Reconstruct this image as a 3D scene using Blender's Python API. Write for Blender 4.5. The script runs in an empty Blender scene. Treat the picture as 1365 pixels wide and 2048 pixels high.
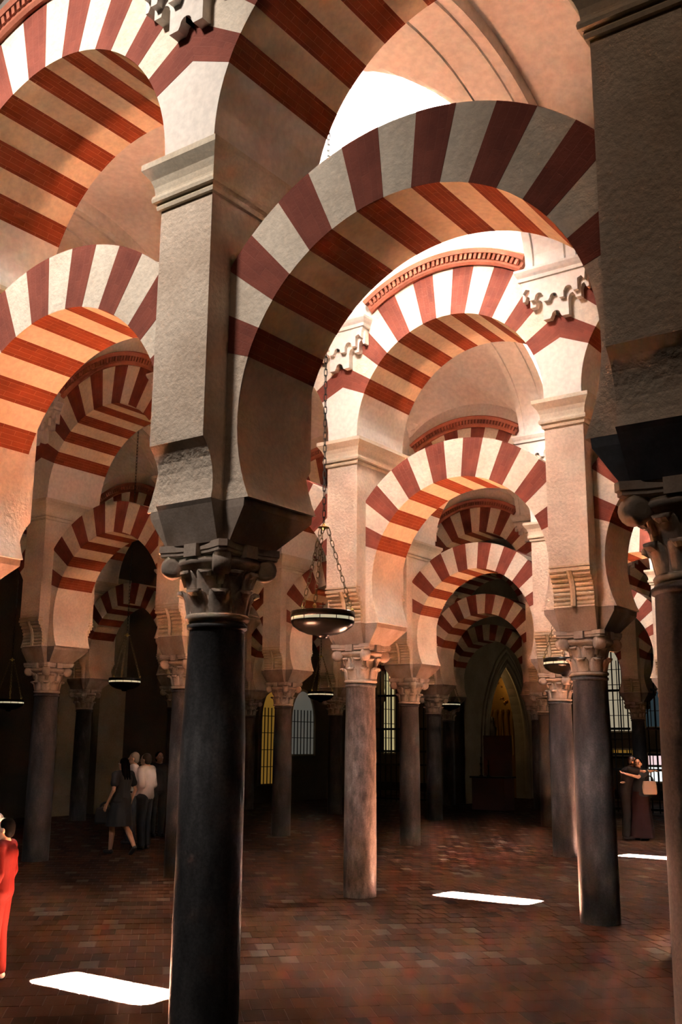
import bpy, bmesh, math, random
import numpy as np
from mathutils import Vector, Matrix
random.seed(7)
scene = bpy.context.scene
C = scene.collection
PI = math.pi

# ------------------------------------------------------------------ camera
F_PX, PITCH, ROLL, YAW, CAM_Z = 2066.2, 0.2210, 0.0087, -0.6213, 1.9
_f = Vector((math.sin(YAW)*math.cos(PITCH), math.cos(YAW)*math.cos(PITCH), math.sin(PITCH)))
_r = Vector((math.cos(YAW), -math.sin(YAW), 0)); _u = _r.cross(_f)
_rr = math.cos(ROLL)*_r + math.sin(ROLL)*_u; _uu = -math.sin(ROLL)*_r + math.cos(ROLL)*_u
cam_d = bpy.data.cameras.new('camera'); cam = bpy.data.objects.new('camera', cam_d); C.objects.link(cam)
cam_d.sensor_fit = 'VERTICAL'; cam_d.sensor_height = 36.0; cam_d.lens = F_PX/2048*36.0
cam_d.clip_start = 0.05; cam_d.clip_end = 300
M = Matrix((( _rr.x, _uu.x, -_f.x, 0), (_rr.y, _uu.y, -_f.y, 0), (_rr.z, _uu.z, -_f.z, CAM_Z), (0, 0, 0, 1)))
cam.matrix_world = M
scene.camera = cam

# ------------------------------------------------------------------ world, sun, skylights
world = bpy.data.worlds.new('sky'); scene.world = world; world.use_nodes = True
_bg = world.node_tree.nodes['Background']; _bg.inputs[0].default_value = (0.80, 0.89, 1.0, 1); _bg.inputs[1].default_value = 3.0
sun_d = bpy.data.lights.new('sun', 'SUN'); sun = bpy.data.objects.new('sun', sun_d); C.objects.link(sun)
SUN_DIR = Vector((-0.30, -4.99, -10.42)).normalized()
sun.rotation_euler = SUN_DIR.to_track_quat('-Z', 'Y').to_euler()
sun_d.energy = 29000.0; sun_d.angle = math.radians(0.55); sun_d.color = (0.96, 1.0, 1.05)

BAY, NAVE, X0, Y1, SKEW = 3.2228, 6.3438, -4.79, 5.1918, 0.0525
def col_xy(i, j): return (X0 - i*BAY + SKEW*j, Y1 + (j-1)*NAVE)
YO = 0.11                                  # piers, arches and walls sit this much behind the column axes
ZTOP, WH = 9.9, 0.55                       # top and half thickness of the arcade walls
WIN_W, WIN_Z0, WIN_Z1 = 1.34, 9.93, 10.93  # dormer windows above the arcade walls
HS = NAVE/2 - WH
DORMERS = [(0, -1.5), (0, 0.5), (0, 1.5), (1, 0.5), (2, 0.5), (3, 0.5)]      # (nave, bay) with dormer windows; the first entry is an unseen fill window, added
def dormer_light(nave, k, side, energy, tilt=0.0, turn=0.0, spread=180.0):
    x = X0 - k*BAY + SKEW*(nave+0.5); y = Y1 + YO + (nave-0.5)*NAVE + side*(HS-0.03)
    d = bpy.data.lights.new('dormer_daylight', 'AREA'); o = bpy.data.objects.new('dormer_daylight', d); C.objects.link(o)
    d.shape = 'RECTANGLE'; d.size = WIN_W; d.size_y = WIN_Z1-WIN_Z0; d.energy = energy; d.color = (1.0, 0.94, 0.89)
    o.location = (x, y, (WIN_Z0+WIN_Z1)/2)
    dr = Vector((math.sin(math.radians(turn)), -side*math.cos(math.radians(turn)), -math.tan(math.radians(tilt)))).normalized()
    o.rotation_euler = dr.to_track_quat('-Z', 'Y').to_euler(); d.spread = math.radians(spread)
    return o
for n_, k_ in DORMERS:
    e_, tn_, sp_ = {(0, -1.5): (45, -10, 120), (0, 0.5): (410, -2, 80), (0, 1.5): (190, 8, 74), (1, 0.5): (235, 0, 72), (2, 0.5): (320, 0, 72), (3, 0.5): (430, 0, 72)}[(n_, k_)]
    l_ = dormer_light(n_, k_, -1, e_, 33, tn_, sp_)
    if n_ == 0: l_.data.color = (1.0, 0.78, 0.58) if k_ < 0 else (1.0, 0.91, 0.83)  # warm fill added at the invented window, to lift the dark right-hand pier
    if n_ > 0: dormer_light(n_, k_, 1, 90)          # the first nave has windows on its near side only

vs = scene.view_settings
vs.view_transform = 'Standard'; vs.look = 'None'; vs.exposure = -0.12; vs.gamma = 1.0; vs.use_curve_mapping = False
scene.cycles.max_bounces = 4; scene.cycles.diffuse_bounces = 3; scene.cycles.glossy_bounces = 2
scene.cycles.caustics_reflective = False; scene.cycles.caustics_refractive = False
scene.cycles.sample_clamp_indirect = 500.0

# ------------------------------------------------------------------ materials
MATS = {}
def nt_new(name):
    m = bpy.data.materials.new(name); m.use_nodes = True; MATS[name] = m
    nt = m.node_tree; b = nt.nodes['Principled BSDF']
    return m, nt, b
def N(nt, t, **kw):
    n = nt.nodes.new(t)
    for k, v in kw.items(): setattr(n, k, v)
    return n
def ramp(nt, fac, stops):
    r = N(nt, 'ShaderNodeValToRGB'); e = r.color_ramp.elements
    while len(e) < len(stops): e.new(0.5)
    for el, (p, c) in zip(e, stops): el.position = p; el.color = (*c, 1)
    nt.links.new(fac, r.inputs[0]); return r.outputs[0]
def mix(nt, fac, a, b, mode='MIX'):
    m = N(nt, 'ShaderNodeMix', data_type='RGBA', blend_type=mode)
    for sock, v in ((m.inputs[0], fac), (m.inputs[6], a), (m.inputs[7], b)):
        if hasattr(v, 'links'): nt.links.new(v, sock)
        else: sock.default_value = v if isinstance(v, float) else (*v, 1)
    return m.outputs[2]
def noise(nt, vec, scale, detail=4, rough=0.55):
    n = N(nt, 'ShaderNodeTexNoise'); n.inputs['Scale'].default_value = scale; n.inputs['Detail'].default_value = detail
    n.inputs['Roughness'].default_value = rough; nt.links.new(vec, n.inputs['Vector']); return n.outputs[0]
def world_pos(nt): return N(nt, 'ShaderNodeNewGeometry').outputs['Position']
def bump(nt, b, h, strength, dist):
    bp = N(nt, 'ShaderNodeBump'); bp.inputs['Strength'].default_value = strength; bp.inputs['Distance'].default_value = dist
    nt.links.new(h, bp.inputs['Height']); nt.links.new(bp.outputs[0], b.inputs['Normal'])
def plain(name, col, rough=0.7, metal=0.0, emit=None, estr=0.0, spec=0.4):
    m, nt, b = nt_new(name); b.inputs['Base Color'].default_value = (*col, 1); b.inputs['Roughness'].default_value = rough
    b.inputs['Metallic'].default_value = metal; b.inputs['Specular IOR Level'].default_value = spec
    if emit: b.inputs['Emission Color'].default_value = (*emit, 1); b.inputs['Emission Strength'].default_value = estr
    return m
def stone(name, c0, c1, s1=3.0, s2=40.0, bs=0.5, bd=0.012, rough=0.85, spec=0.25):
    m, nt, b = nt_new(name); p = world_pos(nt)
    n1 = noise(nt, p, s1, 5); n2 = noise(nt, p, s2, 3)
    c = ramp(nt, n1, [(0.3, c0), (0.7, c1)])
    c = mix(nt, 0.25, c, ramp(nt, n2, [(0.35, (0.45, 0.45, 0.45)), (0.65, (1, 1, 1))]), 'MULTIPLY')
    nt.links.new(c, b.inputs['Base Color']); b.inputs['Roughness'].default_value = rough; b.inputs['Specular IOR Level'].default_value = spec
    h = N(nt, 'ShaderNodeMath', operation='ADD'); nt.links.new(n1, h.inputs[0])
    m2 = N(nt, 'ShaderNodeMath', operation='MULTIPLY'); nt.links.new(n2, m2.inputs[0]); m2.inputs[1].default_value = 0.5
    nt.links.new(m2.outputs[0], h.inputs[1]); bump(nt, b, h.outputs[0], bs, bd)
    return m
stone('rough_plaster', (0.64, 0.49, 0.37), (0.82, 0.67, 0.53), 2.2, 28.0, 0.9, 0.022)
stone('voussoir_plaster', (0.72, 0.59, 0.46), (0.86, 0.75, 0.61), 2.6, 24.0, 0.8, 0.020)
stone('white_plaster', (0.80, 0.72, 0.64), (0.86, 0.79, 0.71), 1.2, 18.0, 0.2, 0.006)
stone('vault_plaster', (0.86, 0.80, 0.73), (0.91, 0.86, 0.80), 0.8, 12.0, 0.12, 0.005)
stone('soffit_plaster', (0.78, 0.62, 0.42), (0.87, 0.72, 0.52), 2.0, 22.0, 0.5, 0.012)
stone('cornice_stone', (0.62, 0.50, 0.36), (0.76, 0.65, 0.50), 3.0, 40.0, 0.4, 0.008)
stone('capital_stone', (0.36, 0.27, 0.21), (0.52, 0.41, 0.33), 6.0, 60.0, 0.4, 0.006)
stone('impost_stone', (0.26, 0.19, 0.14), (0.42, 0.33, 0.27), 4.0, 50.0, 0.4, 0.006)
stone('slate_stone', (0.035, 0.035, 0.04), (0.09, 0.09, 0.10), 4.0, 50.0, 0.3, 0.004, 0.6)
stone('corbel_stone', (0.58, 0.42, 0.27), (0.70, 0.54, 0.38), 4.0, 45.0, 0.4, 0.006)
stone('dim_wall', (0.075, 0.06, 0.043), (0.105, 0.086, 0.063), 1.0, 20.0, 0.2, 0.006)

def red_brick(name, c1, c2, cm):
    m, nt, b = nt_new(name)
    uv = N(nt, 'ShaderNodeUVMap'); uv.uv_map = 'UVMap'
    br = N(nt, 'ShaderNodeTexBrick'); br.offset = 0.5; nt.links.new(uv.outputs[0], br.inputs['Vector'])
    br.inputs['Scale'].default_value = 1.0; br.inputs['Mortar Size'].default_value = 0.0025; br.inputs['Mortar Smooth'].default_value = 0.3
    br.inputs['Brick Width'].default_value = 0.27; br.inputs['Row Height'].default_value = 0.058; br.inputs['Bias'].default_value = 0.0
    br.inputs['Color1'].default_value = (*c1, 1); br.inputs['Color2'].default_value = (*c2, 1)
    br.inputs['Mortar'].default_value = (*cm, 1)
    p = world_pos(nt); n1 = noise(nt, p, 5.0, 5); n2 = noise(nt, p, 45.0, 3)
    c = mix(nt, 0.55, br.outputs[0], ramp(nt, n1, [(0.3, (0.55, 0.5, 0.5)), (0.7, (1.1, 1.05, 1.0))]), 'MULTIPLY')
    nt.links.new(c, b.inputs['Base Color']); b.inputs['Roughness'].default_value = 0.85; b.inputs['Specular IOR Level'].default_value = 0.25
    h = N(nt, 'ShaderNodeMath', operation='SUBTRACT'); nt.links.new(n2, h.inputs[0]); nt.links.new(br.outputs['Fac'], h.inputs[1])
    bump(nt, b, h.outputs[0], 0.6, 0.006)
red_brick('red_brick', (0.27, 0.074, 0.048), (0.225, 0.060, 0.040), (0.27, 0.085, 0.058))
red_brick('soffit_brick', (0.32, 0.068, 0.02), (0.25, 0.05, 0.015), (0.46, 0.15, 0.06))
stone('red_moulding', (0.42, 0.13, 0.075), (0.52, 0.18, 0.11), 4.0, 40.0, 0.3, 0.005)

def marble(name, c0, c1, c2, scale=7.0, rough=0.5):
    m, nt, b = nt_new(name); p = world_pos(nt)
    mp = N(nt, 'ShaderNodeMapping'); mp.inputs['Scale'].default_value = (1, 1, 0.35); nt.links.new(p, mp.inputs[0])
    n1 = noise(nt, mp.outputs[0], scale, 8, 0.62); n2 = noise(nt, p, 55.0, 4, 0.7)
    c = ramp(nt, n1, [(0.32, c0), (0.55, c1), (0.75, c2)])
    c = mix(nt, 0.5, c, ramp(nt, n2, [(0.36, (0.35, 0.35, 0.35)), (0.62, (1.15, 1.12, 1.1))]), 'MULTIPLY')
    nt.links.new(c, b.inputs['Base Color']); b.inputs['Specular IOR Level'].default_value = 0.28
    r = ramp(nt, n1, [(0.3, (rough-0.1,)*3), (0.7, (rough+0.15,)*3)]); nt.links.new(r, b.inputs['Roughness'])
    bump(nt, b, n2, 0.25, 0.003)
marble('dark_marble', (0.032, 0.032, 0.034), (0.078, 0.076, 0.078), (0.19, 0.185, 0.188), 4.5)
marble('grey_marble', (0.042, 0.038, 0.037), (0.07, 0.064, 0.063), (0.13, 0.118, 0.112))
marble('speckled_granite', (0.05, 0.039, 0.034), (0.13, 0.103, 0.09), (0.23, 0.19, 0.17), 14.0)
marble('brown_marble', (0.075, 0.053, 0.044), (0.12, 0.087, 0.073), (0.17, 0.127, 0.105), 6.0)

def terracotta():
    m, nt, b = nt_new('terracotta')
    oi = N(nt, 'ShaderNodeObjectInfo'); at = N(nt, 'ShaderNodeAttribute', attribute_name='tone')
    ad = N(nt, 'ShaderNodeMath', operation='ADD'); nt.links.new(oi.outputs['Random'], ad.inputs[0]); nt.links.new(at.outputs['Fac'], ad.inputs[1])
    fr = N(nt, 'ShaderNodeMath', operation='FRACT'); nt.links.new(ad.outputs[0], fr.inputs[0])
    c = ramp(nt, fr.outputs[0], [(0.0, (0.013, 0.0062, 0.0040)), (0.3, (0.040, 0.0155, 0.0078)), (0.6, (0.055, 0.0215, 0.0107)), (0.85, (0.034, 0.0134, 0.0073)), (1.0, (0.025, 0.0117, 0.0073))])
    p = world_pos(nt); n1 = noise(nt, p, 1.1, 4); n2 = noise(nt, p, 35.0, 5, 0.65)
    c = mix(nt, 0.6, c, ramp(nt, n1, [(0.3, (0.6, 0.58, 0.56)), (0.7, (1.1, 1.08, 1.05))]), 'MULTIPLY')
    c = mix(nt, 0.5, c, ramp(nt, n2, [(0.3, (0.6, 0.6, 0.6)), (0.7, (1.1, 1.1, 1.1))]), 'MULTIPLY')
    nt.links.new(c, b.inputs['Base Color']); b.inputs['Roughness'].default_value = 0.7; b.inputs['Specular IOR Level'].default_value = 0.025
    bump(nt, b, n2, 0.35, 0.004)
terracotta()
stone('mortar', (0.032, 0.019, 0.0125), (0.05, 0.030, 0.020), 2.0, 40.0, 0.3, 0.003)
plain('bronze', (0.022, 0.020, 0.018), 0.25, 0.6)
plain('lamp_glass', (0.7, 0.65, 0.45), 0.3, 0, (1.0, 0.90, 0.58), 0.5)
plain('chain_dark', (0.02, 0.017, 0.014), 0.6, 0.0)
plain('chain_metal', (0.16, 0.11, 0.05), 0.4, 0.8)
plain('brass', (0.55, 0.38, 0.12), 0.3, 1.0)
plain('iron', (0.02, 0.019, 0.018), 0.5, 0.5)

# ------------------------------------------------------------------ helpers
def mesh_from(name, verts, faces, mat, smooth=False, uvs=None):
    me = bpy.data.meshes.new(name); me.from_pydata([tuple(v) for v in verts], [], faces); me.update()
    if mat: me.materials.append(MATS[mat])
    if smooth: me.shade_smooth()
    if uvs is not None:
        l = me.uv_layers.new(name='UVMap')
        for i, uv in enumerate(uvs): l.data[i].uv = uv
    return me
class MB:
    def __init__(s): s.v = []; s.f = []; s.sm = []; s.prims = []
    def add(s, v, f, smooth=False):
        o = len(s.v); s.v += [tuple(x) for x in v]; s.f += [[a+o for a in g] for g in f]; s.sm += [smooth]*len(f); return s
    def box(s, x0, x1, y0, y1, z0, z1):
        v = [(x, y, z) for z in (z0, z1) for y in (y0, y1) for x in (x0, x1)]
        return s.add(v, [(0, 2, 3, 1), (4, 5, 7, 6), (0, 1, 5, 4), (2, 6, 7, 3), (0, 4, 6, 2), (1, 3, 7, 5)])
    def rings(s, rings, cap=True, smooth=False):      # list of closed rings with equal counts
        n = len(rings[0]); v = [p for r in rings for p in r]; f = []
        for k in range(len(rings)-1):
            for a in range(n):
                b = (a+1) % n; f.append((k*n+a, k*n+b, (k+1)*n+b, (k+1)*n+a))
        s.add(v, f, smooth)
        if cap:
            s.add(rings[0], [list(range(n))[::-1]]); s.add(rings[-1], [list(range(n))])
        return s
    def rect_rings(s, prof, smooth=False):            # [(hx,hy,z)]
        return s.rings([[(-a, -b, z), (a, -b, z), (a, b, z), (-a, b, z)] for a, b, z in prof], True, smooth)
    def lathe(s, prof, n=32, c=(0, 0, 0), smooth=True, cap=True):
        return s.rings([[(c[0]+r*math.cos(2*PI*a/n), c[1]+r*math.sin(2*PI*a/n), c[2]+z) for a in range(n)] for r, z in prof], cap, smooth)
    def tube(s, pts, rad, n=8, smooth=True):
        R = []; pts = [Vector(p) for p in pts]; rad = rad if isinstance(rad, (list, tuple)) else [rad]*len(pts); up = None
        for k, p in enumerate(pts):
            d = (pts[min(k+1, len(pts)-1)] - pts[max(k-1, 0)]).normalized()
            if up is None: up = Vector((0, 0, 1)) if abs(d.z) < 0.9 else Vector((1, 0, 0))
            a = d.cross(up).normalized(); b = a.cross(d).normalized(); up = b
            R.append([p + rad[k]*(math.cos(2*PI*q/n)*a + math.sin(2*PI*q/n)*b) for q in range(n)])
        return s.rings(R, True, smooth)
    def prism(s, poly, y0, y1, smooth=False):         # polygon in XZ extruded along Y
        n = len(poly); v = [(x, y0, z) for x, z in poly] + [(x, y1, z) for x, z in poly]
        f = [list(range(n)), list(range(2*n-1, n-1, -1))] + [(a, a+n, (a+1) % n+n, (a+1) % n) for a in range(n)]
        return s.add(v, f, smooth)
    def xf(s, m):
        s.v = [tuple(m @ Vector(p)) for p in s.v]; return s
    def mesh(s, name, mat):
        me = bpy.data.meshes.new(name); me.from_pydata(s.v, [], s.f); me.update()
        for p, q in zip(me.polygons, s.sm): p.use_smooth = q
        bm = bmesh.new(); bm.from_mesh(me); bmesh.ops.recalc_face_normals(bm, faces=bm.faces); bm.to_mesh(me); bm.free()
        if mat: me.materials.append(MATS[mat])
        return me
def obj(name, me, parent=None, loc=(0, 0, 0), rotz=0.0):
    o = bpy.data.objects.new(name, me); C.objects.link(o); o.parent = parent; o.location = loc
    if rotz: o.rotation_euler = (0, 0, rotz)
    return o
def tag(o, label=None, cat=None, group=None, kind=None):
    if label: o['label'] = label
    if cat: o['category'] = cat
    if group: o['group'] = group
    if kind: o['kind'] = kind
    return o
def thing(name, label, cat, loc, group=None, rotz=0.0):
    return tag(obj(name, None, None, loc, rotz), label, cat, group)
ORD = ['zeroth', 'first', 'second', 'third', 'fourth', 'fifth', 'sixth', 'seventh', 'eighth']
ROWNAME = {1: 'nearest arcade', 2: 'second arcade', 3: 'third arcade', 4: 'fourth arcade', 5: 'farthest arcade'}
ROWS = {1: (-2, 2), 2: (-1, 4), 3: (0, 5), 4: (0, 5), 5: (1, 5)}      # first and last column index of each arcade

# ------------------------------------------------------------------ floor with laid bricks
fl = MB(); fl.box(-26, 9, -8, 38, -0.30, -0.0025)
floor = tag(obj('floor', fl.mesh('floor', 'mortar')), kind='structure')
TL, TW = 0.32, 0.16
e1 = Vector((math.sin(math.radians(-45)), math.cos(math.radians(-45)), 0)); e2 = Vector((e1.y, -e1.x, 0))   # long side, short side
tb = MB(); hl, hw, g, t = TL/2, TW/2, 0.0028, 0.02
tv = []
for z, k in ((-t, 0), (-0.0012, 0), (0, 0.0015)):
    tv.append([tuple(e1*sx*(hl-g-k) + e2*sy*(hw-g-k) + Vector((0, 0, z))) for sx, sy in ((-1, -1), (1, -1), (1, 1), (-1, 1))])
tb.rings(tv); tile_me = tb.mesh('brick', 'terracotta')
tiles = []
fg = Vector((_f.x, _f.y, 0)).normalized(); rg = Vector((_r.x, _r.y, 0))
for a in range(-40, 150):
    for b in range(-260, 260):
        p = e1*(a*TL) + e2*((b + (0.5 if a % 2 else 0))*TW)
        d = p.dot(fg); s = p.dot(rg)
        if d < 5.2 or d > 44 or p.x < -22.5 or p.y > 37 or abs(s) > d*0.36+0.8: continue
        tiles.append((d, s, p))
tiles.sort(key=lambda q: q[0])
near = [q for q in tiles if q[0] > 6.55 and abs(q[1]) < q[0]*0.335]
near = near[:300]; ids = {id(q) for q in near}
for d, s, p in near:
    o = obj('brick', tile_me, floor, p + Vector((0, 0, random.uniform(-0.0015, 0.0015))))
rest = bmesh.new(); rv, rf, tone = [], [], []
base_v = [v for r in tv for v in r]; base_f = [tuple(p.vertices) for p in tile_me.polygons]
for q in tiles:
    if id(q) in ids: continue
    o = len(rv); dz = random.uniform(-0.0015, 0.0015); tn = random.random()
    rv += [(v[0]+q[2].x, v[1]+q[2].y, v[2]+dz) for v in base_v]; rf += [tuple(k+o for k in f_) for f_ in base_f]; tone += [tn]*len(base_f)
rme = mesh_from('bricks', rv, rf, 'terracotta'); at_ = rme.attributes.new('tone', 'FLOAT', 'FACE'); at_.data.foreach_set('value', tone)
tag(obj('bricks', rme, floor), kind='stuff')

# ------------------------------------------------------------------ arch meshes
LC, LRI, LRE, LH = 3.99, 1.265, 1.775, 0.365     # lower arch: centre height, intrados, extrados, half thickness
UC, URI, URE, UH = 6.02, 1.372, 2.03, 0.58       # upper arch
HB = BAY/2
def clip(poly, xm):
    for sgn in (1, -1):
        out = []
        for a in range(len(poly)):
            p, q = poly[a], poly[(a+1) % len(poly)]; ip, iq = sgn*p[0] <= xm, sgn*q[0] <= xm
            if ip: out.append(p)
            if ip != iq:
                t_ = (sgn*xm-p[0])/(q[0]-p[0]); out.append((sgn*xm, p[1]+t_*(q[1]-p[1])))
        poly = out
    return poly
def voussoir_mesh(name, a0, a1, ri, re, cz, h, xm, mat, n=4):
    A = [math.radians(a0+(a1-a0)*k/n) for k in range(n+1)]
    poly = [(ri*math.cos(a), cz+ri*math.sin(a)) for a in A] + [(re*math.cos(a), cz+re*math.sin(a)) for a in reversed(A)]
    poly = clip(poly, xm)
    return prism_uv(name, poly, h, mat, cz, math.radians((a0+a1)/2))
def prism_uv(name, poly, h, mat, cz, amid):
    b = MB().prism(poly, -h, h); me = b.mesh(name, mat)
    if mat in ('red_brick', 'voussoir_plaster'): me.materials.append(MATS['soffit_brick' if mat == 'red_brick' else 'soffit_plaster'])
    l = me.uv_layers.new(name='UVMap')
    for p in me.polygons:
        c_ = p.center; rc = math.hypot(c_.x, c_.z-cz)
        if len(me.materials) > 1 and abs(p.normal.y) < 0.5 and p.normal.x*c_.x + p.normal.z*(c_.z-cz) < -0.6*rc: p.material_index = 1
        ny = abs(p.normal.y) > 0.7
        for li in p.loop_indices:
            v = me.vertices[me.loops[li].vertex_index].co; dx, dz = v.x, v.z-cz
            arc = (math.atan2(dz, dx)-amid)*1.6; rad = math.hypot(dx, dz)
            l.data[li].uv = (rad, arc+0.029) if ny else (v.y+0.11, arc+0.029)
    return me
def arc_pts(r, cz, a0, a1, n): return [(r*math.cos(math.radians(a0+(a1-a0)*k/n)), cz+r*math.sin(math.radians(a0+(a1-a0)*k/n))) for k in range(n+1)]
LOW_STEP, UP_STEP = 9.3, 8.85
low_parts, up_parts = [], []
for k in range(15):
    a0 = 90-7.5*LOW_STEP+k*LOW_STEP; red = k % 2 == 0
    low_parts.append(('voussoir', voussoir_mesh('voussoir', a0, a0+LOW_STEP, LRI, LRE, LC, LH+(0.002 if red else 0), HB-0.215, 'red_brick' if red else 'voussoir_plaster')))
    a0 = 90-7.5*UP_STEP+k*UP_STEP
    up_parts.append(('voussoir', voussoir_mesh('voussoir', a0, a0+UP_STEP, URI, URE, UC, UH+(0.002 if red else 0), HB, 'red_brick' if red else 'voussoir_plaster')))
# plain springers
zf = 3.46
af = -math.degrees(math.asin((LC-zf)/LRI)); at0 = 90-7.5*LOW_STEP
for sg in (1, -1):
    pts = arc_pts(LRI, LC, af, at0, 10) + [(HB-0.20, LC+(HB-0.20)*math.tan(math.radians(at0))), (HB-0.20, zf)]
    pts = [(sg*x, z) for x, z in pts]
    low_parts.append(('springer', prism_uv('springer', pts, LH, 'rough_plaster', LC, 0)))
    at1 = 90-7.5*UP_STEP
    pts = arc_pts(URI, UC, -2.9, at1, 6) + [(HB, UC+HB*math.tan(math.radians(at1))), (HB, UC-0.0694)]
    pts = [(sg*x, z) for x, z in pts]
    up_parts.append(('springer', prism_uv('springer', pts, UH, 'white_plaster', UC, 0)))
# red moulded hood over the upper arch, with dentils, on both faces
def hood(sg):
    b = MB(); n = 30; a0 = math.degrees(math.acos(1.18/2.14))
    A = [math.radians(a0+(180-2*a0)*k/n) for k in range(n+1)]
    prof = [(URE-0.012, UH-0.05), (URE-0.012, UH+0.035), (URE+0.02, UH+0.055), (URE+0.05, UH+0.055), (URE+0.055, UH+0.03), (URE+0.125, UH+0.03), (URE+0.13, UH+0.085), (URE+0.19, UH+0.095), (URE+0.215, UH+0.06), (URE+0.215, UH-0.05)]
    R = [[(r*math.cos(a), sg*y, UC+r*math.sin(a)) for r, y in prof] for a in A]
    return b.rings(R)
def dentils(sg):
    b = MB(); n = 34; a0 = math.degrees(math.acos(1.14/2.14))
    for k in range(n):
        a = math.radians(a0+(180-2*a0)*(k+0.5)/n); w = 0.019
        m = Matrix.Translation((0, 0, UC)) @ Matrix.Rotation(-(a-PI/2), 4, 'Y')
        t_ = MB().box(-w, w, min(sg*(UH+0.02), sg*(UH+0.075)), max(sg*(UH+0.02), sg*(UH+0.075)), URE+0.05, URE+0.13).xf(m)
        b.add(t_.v, t_.f)
    return b
hood_me = {s: hood(s).mesh('hood_moulding', 'red_moulding') for s in (-1, 1)}
dent_me = {s: dentils(s).mesh('dentil_course', 'red_moulding') for s in (-1, 1)}
def arch(name, parts, x, y, label, group, upper):
    t_ = thing(name, label, 'arch', (x, y, 0), group)
    for nm, me in parts: obj(nm, me, t_)
    if upper:
        for s in (-1, 1):
            h_ = obj('hood_moulding', hood_me[s], t_); obj('dentil_course', dent_me[s], h_)
    return t_
def bay_phrase(i, j):
    if j == 1: return {-2: 'beyond the dark right-hand pier', -1: 'right of the big near column', 0: 'left of the big near column', 1: 'beyond the left edge'}[i]
    lo, hi = ROWS[j]
    vis = {2: {-1: 'cut off by the dark column at right', 0: 'framed by the big near arch', 1: 'behind the hanging lamp', 2: 'just left of the big near column', 3: 'at the left picture edge'}}.get(j, {})
    if i in vis: return vis[i]
    return ORD[i-lo+1] + ' bay from its right end'
for j, (lo, hi) in ROWS.items():
    for i in range(lo, hi):
        x, y = col_xy(i, j); x -= HB; y += YO
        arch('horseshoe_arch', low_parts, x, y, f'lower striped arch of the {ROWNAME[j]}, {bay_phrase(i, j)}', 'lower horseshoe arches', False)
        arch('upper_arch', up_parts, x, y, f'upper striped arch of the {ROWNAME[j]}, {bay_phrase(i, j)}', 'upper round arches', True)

# ------------------------------------------------------------------ columns and piers
def shaft_mesh(r0, r1, mat, h=2.69):
    b = MB(); b.lathe([(r0*1.0, 0), (r0*1.0, 0.1), (r0*1.005, 0.5), (r0*0.985, 1.2), (r0*0.94+r1*0.04, 1.9), (r1, h-0.055), (r1+0.004, h-0.05), (r1+0.016, h-0.045), (r1+0.018, h-0.02), (r1+0.004, h-0.012), (r1, h)], 40)
    return b.mesh('shaft', mat)
ZC = 2.69
def bell():
    b = MB(); b.lathe([(0.195, 0), (0.215, 0.01), (0.22, 0.03), (0.21, 0.045), (0.2, 0.05), (0.205, 0.2), (0.215, 0.3), (0.235, 0.345), (0.27, 0.36), (0.285, 0.385), (0.28, 0.41), (0.24, 0.42), (0.22, 0.5)], 32)
    return b
def abacus():
    b = MB(); pts = []
    for q in range(4):
        c, s = math.cos(q*PI/2), math.sin(q*PI/2)
        for x, y in ((0.31, -0.27), (0.27, -0.15), (0.255, 0), (0.27, 0.15), (0.31, 0.27), (0.29, 0.29)):
            pts.append((x*c-y*s, x*s+y*c))
    b.rings([[(x*k, y*k, z) for x, y in pts] for k, z in ((0.9, 0.425), (0.97, 0.435), (0.97, 0.455), (1.0, 0.46), (1.0, 0.505))])
    for q in range(4):
        m = Matrix.Rotation(q*PI/2, 4, 'Z'); t_ = MB().box(0.2, 0.295, -0.055, 0.055, 0.415, 0.5).xf(m); b.add(t_.v, t_.f)
    return b
def leaf(h, w, out):
    b = MB(); prof = [(0.0, 0.0), (0.012, h*0.3), (0.022, h*0.62), (0.042, h*0.86), (out*0.72, h*0.99), (out, h*0.96), (out*1.02, h*0.84)]
    wid = [0.9, 0.96, 1.0, 1.0, 0.9, 0.72, 0.5]; rows = []
    for (r, z), k in zip(prof, wid):
        rows.append([(0.205+r-0.018*abs(u)**2, u*w/2*k, z) for u in (-1, -0.5, 0, 0.5, 1)])
    back = [[(x-0.035, y*0.9, z-(0.02 if q > 3 else 0)) for x, y, z in row] for q, row in enumerate(rows)]
    R = [row + back[q][::-1] for q, row in enumerate(rows)]
    return b.rings(R, True, True)
def volute():
    b = MB()
    n = 16; prof = [(0.03, -0.062), (0.05, -0.06), (0.075, -0.05), (0.08, 0), (0.075, 0.05), (0.05, 0.06), (0.03, 0.062)]
    b.rings([[(0.315+r*math.cos(2*PI*a/n), y, 0.365+r*math.sin(2*PI*a/n)) for a in range(n)] for r, y in prof], True, True)
    b.tube([(0.205, 0, 0.24), (0.23, 0, 0.33), (0.27, 0, 0.40), (0.33, 0, 0.435)], [0.028, 0.036, 0.045, 0.04], 8)
    return b
CAP_MATS = {'capital_stone'}
bell_me = bell().mesh('capital', 'capital_stone'); abac_me = abacus().mesh('abacus', 'capital_stone')
leaf1_me = leaf(0.17, 0.145, 0.075).mesh('leaf', 'capital_stone'); leaf2_me = leaf(0.17, 0.15, 0.075).mesh('leaf', 'capital_stone')
vol_me = volute().mesh('volute', 'capital_stone')
def impost(mat):
    def q(a, f, r, z): return [(-a, -f, z), (a, -f, z), (a, r, z), (-a, r, z)]
    fr, re = LH-YO, LH+YO
    b = MB(); b.rings([q(0.285, 0.225, 0.25, 3.19), q(0.425, fr, re, 3.405), q(0.43, fr, re, 3.458)])
    b.rings([q(0.225, 0.275, 0.30, 3.19), q(0.247, 0.365, 0.58, 3.43), q(0.25, 0.38, 0.60, 3.458)])
    return b.mesh('impost', mat)
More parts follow.
